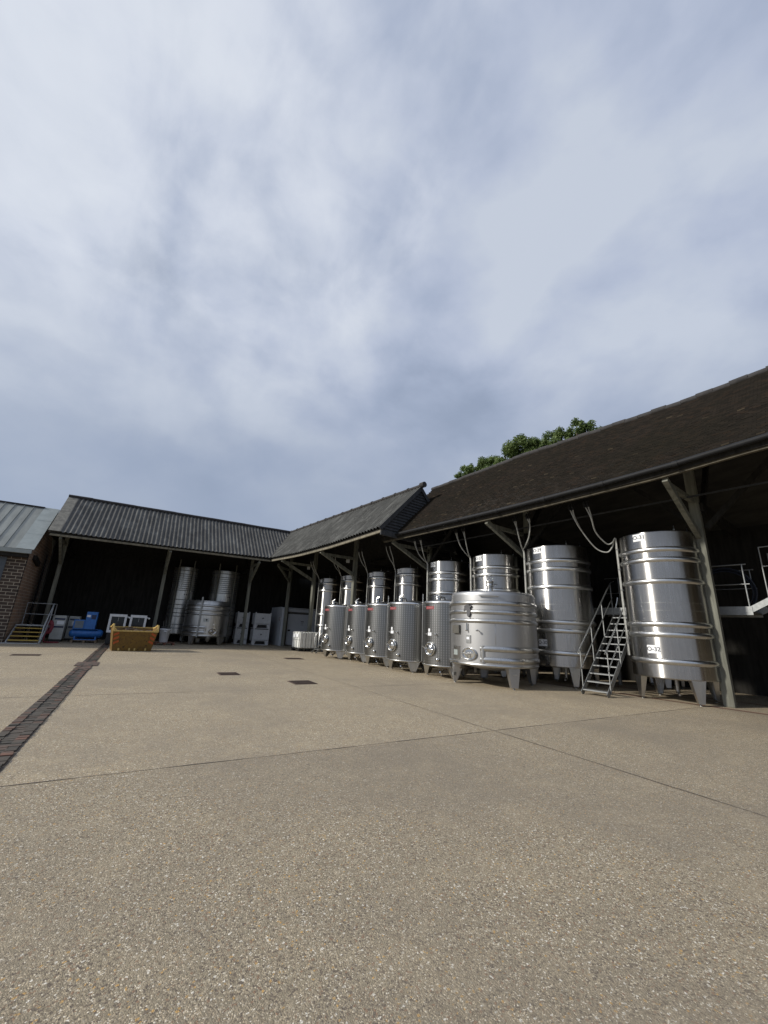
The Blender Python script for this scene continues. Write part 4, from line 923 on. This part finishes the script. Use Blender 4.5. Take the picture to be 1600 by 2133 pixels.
# ------------------------------------------------------------------ bin on a pallet with tools
pallet('pallet', (1.85, 29.15, 0), 1.1, .9, 'broken reddish pallet beneath the white bin', None, 'brick_red')
bn = thing('white_bin', 'white plastic bin with dark tools standing in it, right of the skip', 'bin', (1.78, 29.2, .14))
MB().lathe([(0, 0), (.23, 0), (.24, .02), (.285, .62), (.30, .63), (.30, .72), (.315, .73), (.315, .80), (.295, .81), (.275, .78), (.27, .4), (0, .4)], 28).build('body', M['white_plastic'], bn)
for k in range(2): MB().box(-.08 + .0 * k, .08, -.335 + .63 * k, -.30 + .63 * k, .62, .68).build('handle', M['white_plastic'], bn)
tl = thing('cleaning_tools', 'dark scrapers and brush handles sticking out of the white bin', 'tools', (1.78, 29.2, .56))
b = MB()
for x, y, dx, h in ((-.12, .0, -.05, .85), (-.02, .1, .0, .95), (.08, -.05, .12, .75), (.15, .1, .22, .7)): b.tube([(x, y, 0), (x + dx, y, h)], .016, 7)
b.build('handles', M['box_grey'], tl)
MB().box(-.25, .05, -.08, -.02, .42, .52).box(.0, .3, -.05, .0, .36, .46).build('scraper_blades', M['black'], tl)

# ------------------------------------------------------------------ cold store, pallet boxes, tote
cs = thing('cold_store', 'white cold-store room with a wide sliding door in the corner of the shed', 'cold room', (11, 32, 0))
b = MB().box(-1.42, -1.18, -1.05, 1.9, 0, 2.78).box(-1.18, -.80, -.55, -.43, 0, 2.75).box(1.0, 3.2, -.55, -.43, 0, 2.75).box(-.80, 1.0, -.55, -.43, 2.52, 2.75)
bevel(b.build('walls', M['white_panel'], cs), .008)
MB().box(-1.42, 3.2, -.5, 1.9, 2.78, 2.84).build('top_panel', M['white_panel'], cs)
MB().box(-.95, -.80, -.60, -.55, 0, 2.5).box(-.80, 1.0, -.60, -.55, 2.40, 2.52).build('door_frame', M['box_grey'], cs)
d = bevel(MB().box(-.79, 1.02, -.70, -.62, .06, 2.36).build('door', M['white_panel'], cs), .01)
MB().box(-.74, -.55, -.75, -.70, 1.08, 1.18).build('handle', M['black'], d)
MB().box(.25, .50, -.706, -.70, 1.78, 1.84).box(.27, .48, -.706, -.70, 1.56, 1.58).box(.27, .48, -.706, -.70, 1.66, 1.68).build('notice', M['grey_mark'], d)
MB().lathe([(0, 0), (.15, 0), (.15, .012), (0, .012)], 24).xf(Matrix.Translation((-1.425, -.7, 1.95)) @ Matrix.Rotation(R(-90), 4, 'Y')).build('round_sign', M['label'], cs)
MB().lathe([(.10, .013), (.14, .013), (.14, .016), (.10, .016)], 24).xf(Matrix.Translation((-1.425, -.7, 1.95)) @ Matrix.Rotation(R(-90), 4, 'Y')).build('sign_ring', M['redhose'], cs)

def pallet_box(x, y, z, label, w=1.2, d=1.0, h=1.13):
    t = thing('pallet_box', label, 'crate', (x, y, z), 0, 'white plastic pallet boxes'); a = w / 2
    b = MB().box(-a + .04, a - .04, 0, .05, .36, h - .03).box(-a + .04, a - .04, d - .05, d, .30, h - .03).box(-a + .02, -a + .07, .05, d - .05, .30, h - .03).box(a - .07, a - .02, .05, d - .05, .30, h - .03).box(-a + .05, a - .05, .05, d - .05, .28, .34)
    bevel(b.build('walls', M['white_plastic'], t), .012)
    b = MB()
    for sx in (-1, 1):
        b.prism([(sx * a, 0), (sx * (a - .17), 0), (sx * (a - .27), .30), (sx * (a - .02), .36), (sx * a, .36)], lambda x_, z_, q: (x_, -.01 + q, z_), .3)
        b.box(min(sx * a, sx * (a - .08)), max(sx * a, sx * (a - .08)), -.015, .08, .36, h + .04)
    b.box(-a, a, -.02, .12, -.0, .045).box(-a, a, .7, .95, 0, .045)
    bevel(b.build('skids', M['white_plastic'], t), .01)
    MB().box(-a + .08, a - .08, -.012, 0, h - .07, h - .03).build('top_rib', M['white_plastic'], t)
    MB().box(-a + .05, a - .05, .25, d - .06, .06, .27).build('fork_gap_shade', M['black'], t)  # black block added to stand in for the shade between the skids
    b = MB().prism([(-.10, .0), (0, .13), (.03, .06), (.10, .04), (.02, .0)], lambda x_, z_, q: (x_, -.004 + q, z_ + .7), .003); b.build('moulded_mark', M['grey_mark'], t)
pallet_box(8.25, 31.2, 0, 'white plastic pallet box on the floor, lower of the front stack')
pallet_box(8.25, 31.2, 1.16, 'white plastic pallet box on top of the front stack')
pallet_box(7.02, 32.1, 0, 'white pallet box partly hidden by a post, lower of the rear stack', .9)
pallet_box(7.02, 32.1, 1.16, 'white pallet box partly hidden by a post, upper of the rear stack', .9)

ib = thing('liquid_tote', 'white ribbed liquid tote caged on a black base, left of the ribbed tanks', 'tote', (9.55, 25.5, 0), R(5))
w, d = .62, .56
tk = MB().box(-w + .02, w - .02, -d + .02, d - .02, .17, 1.16).build('tank', M['ivc'], ib); bevel(tk, .07, 4)
b = MB()
for k in range(6):
    x = -w + .12 + (2 * w - .24) * k / 5; b.box(x - .075, x + .075, -d - .03, -d + .03, .2, 1.14)
for k in range(4):
    y = -d + .15 + (2 * d - .3) * k / 3; b.box(-w - .005, -w + .03, y - .06, y + .06, .2, 1.14)
bevel(b.build('ribs', M['ivc'], tk), .02, 3)
b = MB()
for z in (.22, .68, 1.16):
    for p_, q_ in (((-w, -d), (w, -d)), ((w, -d), (w, d)), ((w, d), (-w, d)), ((-w, d), (-w, -d))): b.tube([(p_[0] * 1.03, p_[1] * 1.03, z), (q_[0] * 1.03, q_[1] * 1.03, z)], .008, 6)
for k in (0, 2, 4, 6):
    x = -w + 2 * w * k / 6; b.tube([(x, -d * 1.035, .17), (x, -d * 1.035, 1.17)], .008, 6); y = -d + 2 * d * k / 6; b.tube([(-w * 1.03, y, .17), (-w * 1.03, y, 1.17)], .008, 6)
b.build('cage', M['galv'], ib)
for y, z, hh in ((-.25, .93, .2), (.2, .9, .22)): MB().box(-w * 1.05 - .006, -w * 1.05, y - .17, y + .17, z - hh / 2, z + hh / 2).build('notice', M['label'], ib)
b = MB().box(-w, w, -d, d, .12, .165)
for x in (-w + .12, 0, w - .12):
    for y in (-d + .1, d - .1): b.box(x - .1, x + .1, y - .09, y + .09, 0, .12)
b.build('base', M['black'], ib)
MB().lathe([(.11, 1.15), (.11, 1.19), (0, 1.2)], 16).build('cap', M['black'], ib)

# small portable steps by the ribbed tanks
ps = thing('portable_steps', 'small steel platform steps with handrails, between the tote and the ribbed tanks', 'steps', (9.4, 23.45, 0), R(3))
b = MB()
for y in (-.28, .28): b.bar((0, y, .03), (1.25, y, 1.05), .03, .08).tube([(1.2, y, 0), (1.2, y, 2.05)], .02).tube([(2.0, y, 0), (2.0, y, 2.05)], .02)
b.build('frame', M['galv'], ps)
for k in range(4): MB().box(.16 + .27 * k, .40 + .27 * k, -.27, .27, .2 + .22 * k, .225 + .22 * k).build('tread', M['galv'], ps)
MB().box(1.15, 2.05, -.3, .3, 1.02, 1.06).build('platform', M['galv'], ps)
for y in (-.28, .28): MB().tube([(.15, y, .25), (.15, y, 1.0), (1.2, y, 2.02), (2.0, y, 2.02)], .02).tube([(.15, y, .62), (1.2, y, 1.55), (2.0, y, 1.55)], .015).build('handrail', M['steel_plain'], ps)
MB().box(.55, .78, -.305, -.295, 1.18, 1.42).build('notice', M['label'], ps)

# ------------------------------------------------------------------ metal staircase and catwalk (wing frame)
sc = thing('metal_staircase', 'steep steel staircase with tube handrails between tanks O-29 and O-31', 'staircase', P(1.6, -20.8), TH)
X1, Z1 = 2.85, 2.40
for y in (-.36, .36): MB().bar((0, y, .02), (X1, y, Z1), .02, .16).build('stringer', M['galv'], sc)
for k in range(11):
    f = (k + .6) / 11; o = MB().box(-.12, .12, -.35, .35, -.018, .018).build('tread', M['galv'], sc); o.location = (X1 * f, 0, Z1 * f); bevel(o, .004, 1)
for y in (-.39, .39):
    b = MB().tube([(.02, y, 1.16), (X1, y, 1.16 + Z1), (X1 + .25, y, 1.22 + Z1)], .022).tube([(.12, y, .70), (X1, y, .62 + Z1)], .016)
    for f in (.06, .36, .68, .98): b.bar((X1 * f, y, Z1 * f - .05), (X1 * f, y, Z1 * f + 1.13), .035, .02)
    b.build('handrail', M['galv'], sc)
cw = thing('catwalk', 'galvanised catwalk with railings running through the dark shed behind the near tank', 'catwalk', P(4.65, -22.2), TH)
MB().box(0, 1.25, -1.9, 2.6, 2.50, 2.55).build('deck', M['galv'], cw)
MB().box(-.03, .03, -1.9, 2.6, 2.44, 2.68).box(1.22, 1.28, -1.9, 2.6, 2.44, 2.68).build('toe_boards', M['galv'], cw)
for x, y0, y1 in ((0, -1.95, .9), (1.25, -1.9, 2.6)):
    b = MB().tube([(x, y0, 3.90), (x, y1, 3.90)], .02).tube([(x, y0, 3.32), (x, y1, 3.32)], .018)
    y = y0 + .1
    while y < y1: b.tube([(x, y, 2.5), (x, y, 3.9)], .022); y += 1.3
    b.build('railing', M['galv'], cw)
b = MB()
for x in (.0, 1.25): b.bar((x, -1.85, 2.58), (x, -3.7, 3.65), .03, .16)
b.build('stringers', M['galv'], cw)
for k in range(4): MB().box(.02, 1.23, -2.25 - .4 * k, -2.05 - .4 * k, 2.74 + .23 * k, 2.77 + .23 * k).build('tread', M['galv'], cw)
for x in (0, 1.25): MB().tube([(x, -2.3, 2.85), (x, -2.3, 4.36), (x, -3.7, 4.42)], .022).tube([(x, -2.3, 3.8), (x, -3.7, 3.85)], .018).build('railing', M['galv'], cw)
for y in (.6, 2.4): MB().bar((1.2, y, 0), (1.2, y, 2.5), .1, .1).build('leg', M['galv'], cw)
hc = thing('hose_coil', 'faint blue hose coiled on the catwalk behind the near post', 'hose', P(5.5, -23.45, 2.56))
b = MB()
for k in range(6):
    b.tube([P(0, 0) * 0 + Vector((.1 * math.sin(k), (.62 + .02 * k) * math.cos(R(a)), .66 + (.62 + .02 * k) * math.sin(R(a)))) for a in range(0, 361, 12)], .02, 6)
b.build('loops', M['bluehose'], hc); hc.rotation_euler = (0, R(-8), TH)
pm = thing('pump', 'dark pump with a bent steel pipe at the top of the staircase', 'pump', P(4.95, -20.75, 2.55), TH)
MB().lathe([(0, -.3), (.15, -.3), (.17, -.28), (.17, .15), (.12, .2), (.12, .3), (0, .3)], 20).xf(Matrix.Translation((0, 0, .3)) @ Matrix.Rotation(R(90), 4, 'X')).build('motor', M['box_grey'], pm)
MB().box(-.2, .2, -.3, .3, 0, .08).build('base', M['black'], pm)
MB().tube(smooth_path([(-.1, .32, .5), (-.12, .36, .3), (-.14, .45, .1), (-.1, .75, .04)], 5), .045, 10).build('pipe', M['steel_mirror'], pm)
MB().tube(smooth_path([(.1, 0, .4), (.1, 0, .8), (.08, .1, 1.05), (.0, .25, 1.08)], 5), .03, 8).build('riser', M['galv'], pm)

# ------------------------------------------------------------------ oaks behind the tiled roof
def oak(base, hgt, lobes, label, seed, nleaf):
    rnd = random.Random(seed); t = thing('oak_tree', label, 'tree', base, 0, 'oak trees behind the tiled shed')
    b = MB().tube([(0, 0, 0), (.15, .1, hgt * .3), (.1, .2, hgt * .5), (.3, .1, hgt * .7)], [.45, .36, .27, .16], 10)
    for c, r in lobes: b.tube(smooth_path([(.12, .15, hgt * .42), (c[0] * .5, c[1] * .5, lerp(hgt * .5, c[2], .5)), (c[0], c[1], c[2] - r * .3), (c[0], c[1], c[2] + r * .5)], 3), [.16, .15, .13, .12, .10, .09, .07, .06, .04, .03], 7)
    b.build('trunk', M['bark'], t)
    vs = []; fs = []; tone = []
    for c, r in lobes:
        subs = []
        for _ in range(16):
            d = Vector((rnd.gauss(0, 1), rnd.gauss(0, 1), rnd.gauss(0, .8))).normalized(); subs.append((Vector(c) + d * r * rnd.uniform(.45, .95), r * rnd.uniform(.24, .42)))
        for q, rr in subs:
            tn = rnd.uniform(-.35, .35)
            for _ in range(int(nleaf * 1.9 * rr * rr)):
                d = Vector((rnd.gauss(0, 1), rnd.gauss(0, 1), rnd.gauss(0, 1))).normalized(); p = q + d * rr * rnd.uniform(.35, 1.08)
                n = (d + Vector((rnd.gauss(0, .6), rnd.gauss(0, .6), rnd.gauss(0, .6)))).normalized(); a = n.orthogonal().normalized(); a.rotate(Matrix.Rotation(rnd.uniform(0, 6.28), 3, n)); e = n.cross(a); l = rnd.uniform(.055, .10); w_ = l * .55
                i = len(vs); vs += [p - a * l, p + e * w_ + n * .01, p + a * l, p - e * w_ + n * .01]; fs.append((i, i + 1, i + 2, i + 3)); tone.append(max(0, min(1, .5 + tn + rnd.uniform(-.3, .3))))
    m = MB().add(vs, fs).mesh('crown', M['leaf']); at = m.attributes.new('tone', 'FLOAT', 'FACE'); at.data.foreach_set('value', tone); put('crown', m, t)
oak(P(15, -5.6), 15, [((0, .9, 15.0), .8), ((-.3, -.2, 15.0), .9), ((.3, 1.7, 14.4), .8), ((.2, -1.5, 15.2), .8), ((.2, -2.6, 15.2), .7)], 'leftmost oak crown peeping over the tiled ridge', 1, 900)
oak(P(15, -11.0), 17, [((-.6, 1.5, 15.1), 1.2), ((-.2, -.1, 15.5), 1.0), ((.3, .7, 15.0), 1.7), ((.2, -1.6, 15.4), 1.1), ((0, 2.9, 14.7), 1.3), ((.2, -2.9, 15.2), .8)], 'middle and largest oak crown rising above the tiled ridge', 2, 900)
oak(P(15, -15.0), 17, [((0, .9, 15.0), .9), ((-.3, -.2, 15.3), .85), ((.2, -.9, 15.0), .8), ((.3, 1.6, 14.6), .8)], 'rightmost oak crown, a small tuft above the tiled ridge', 3, 900)
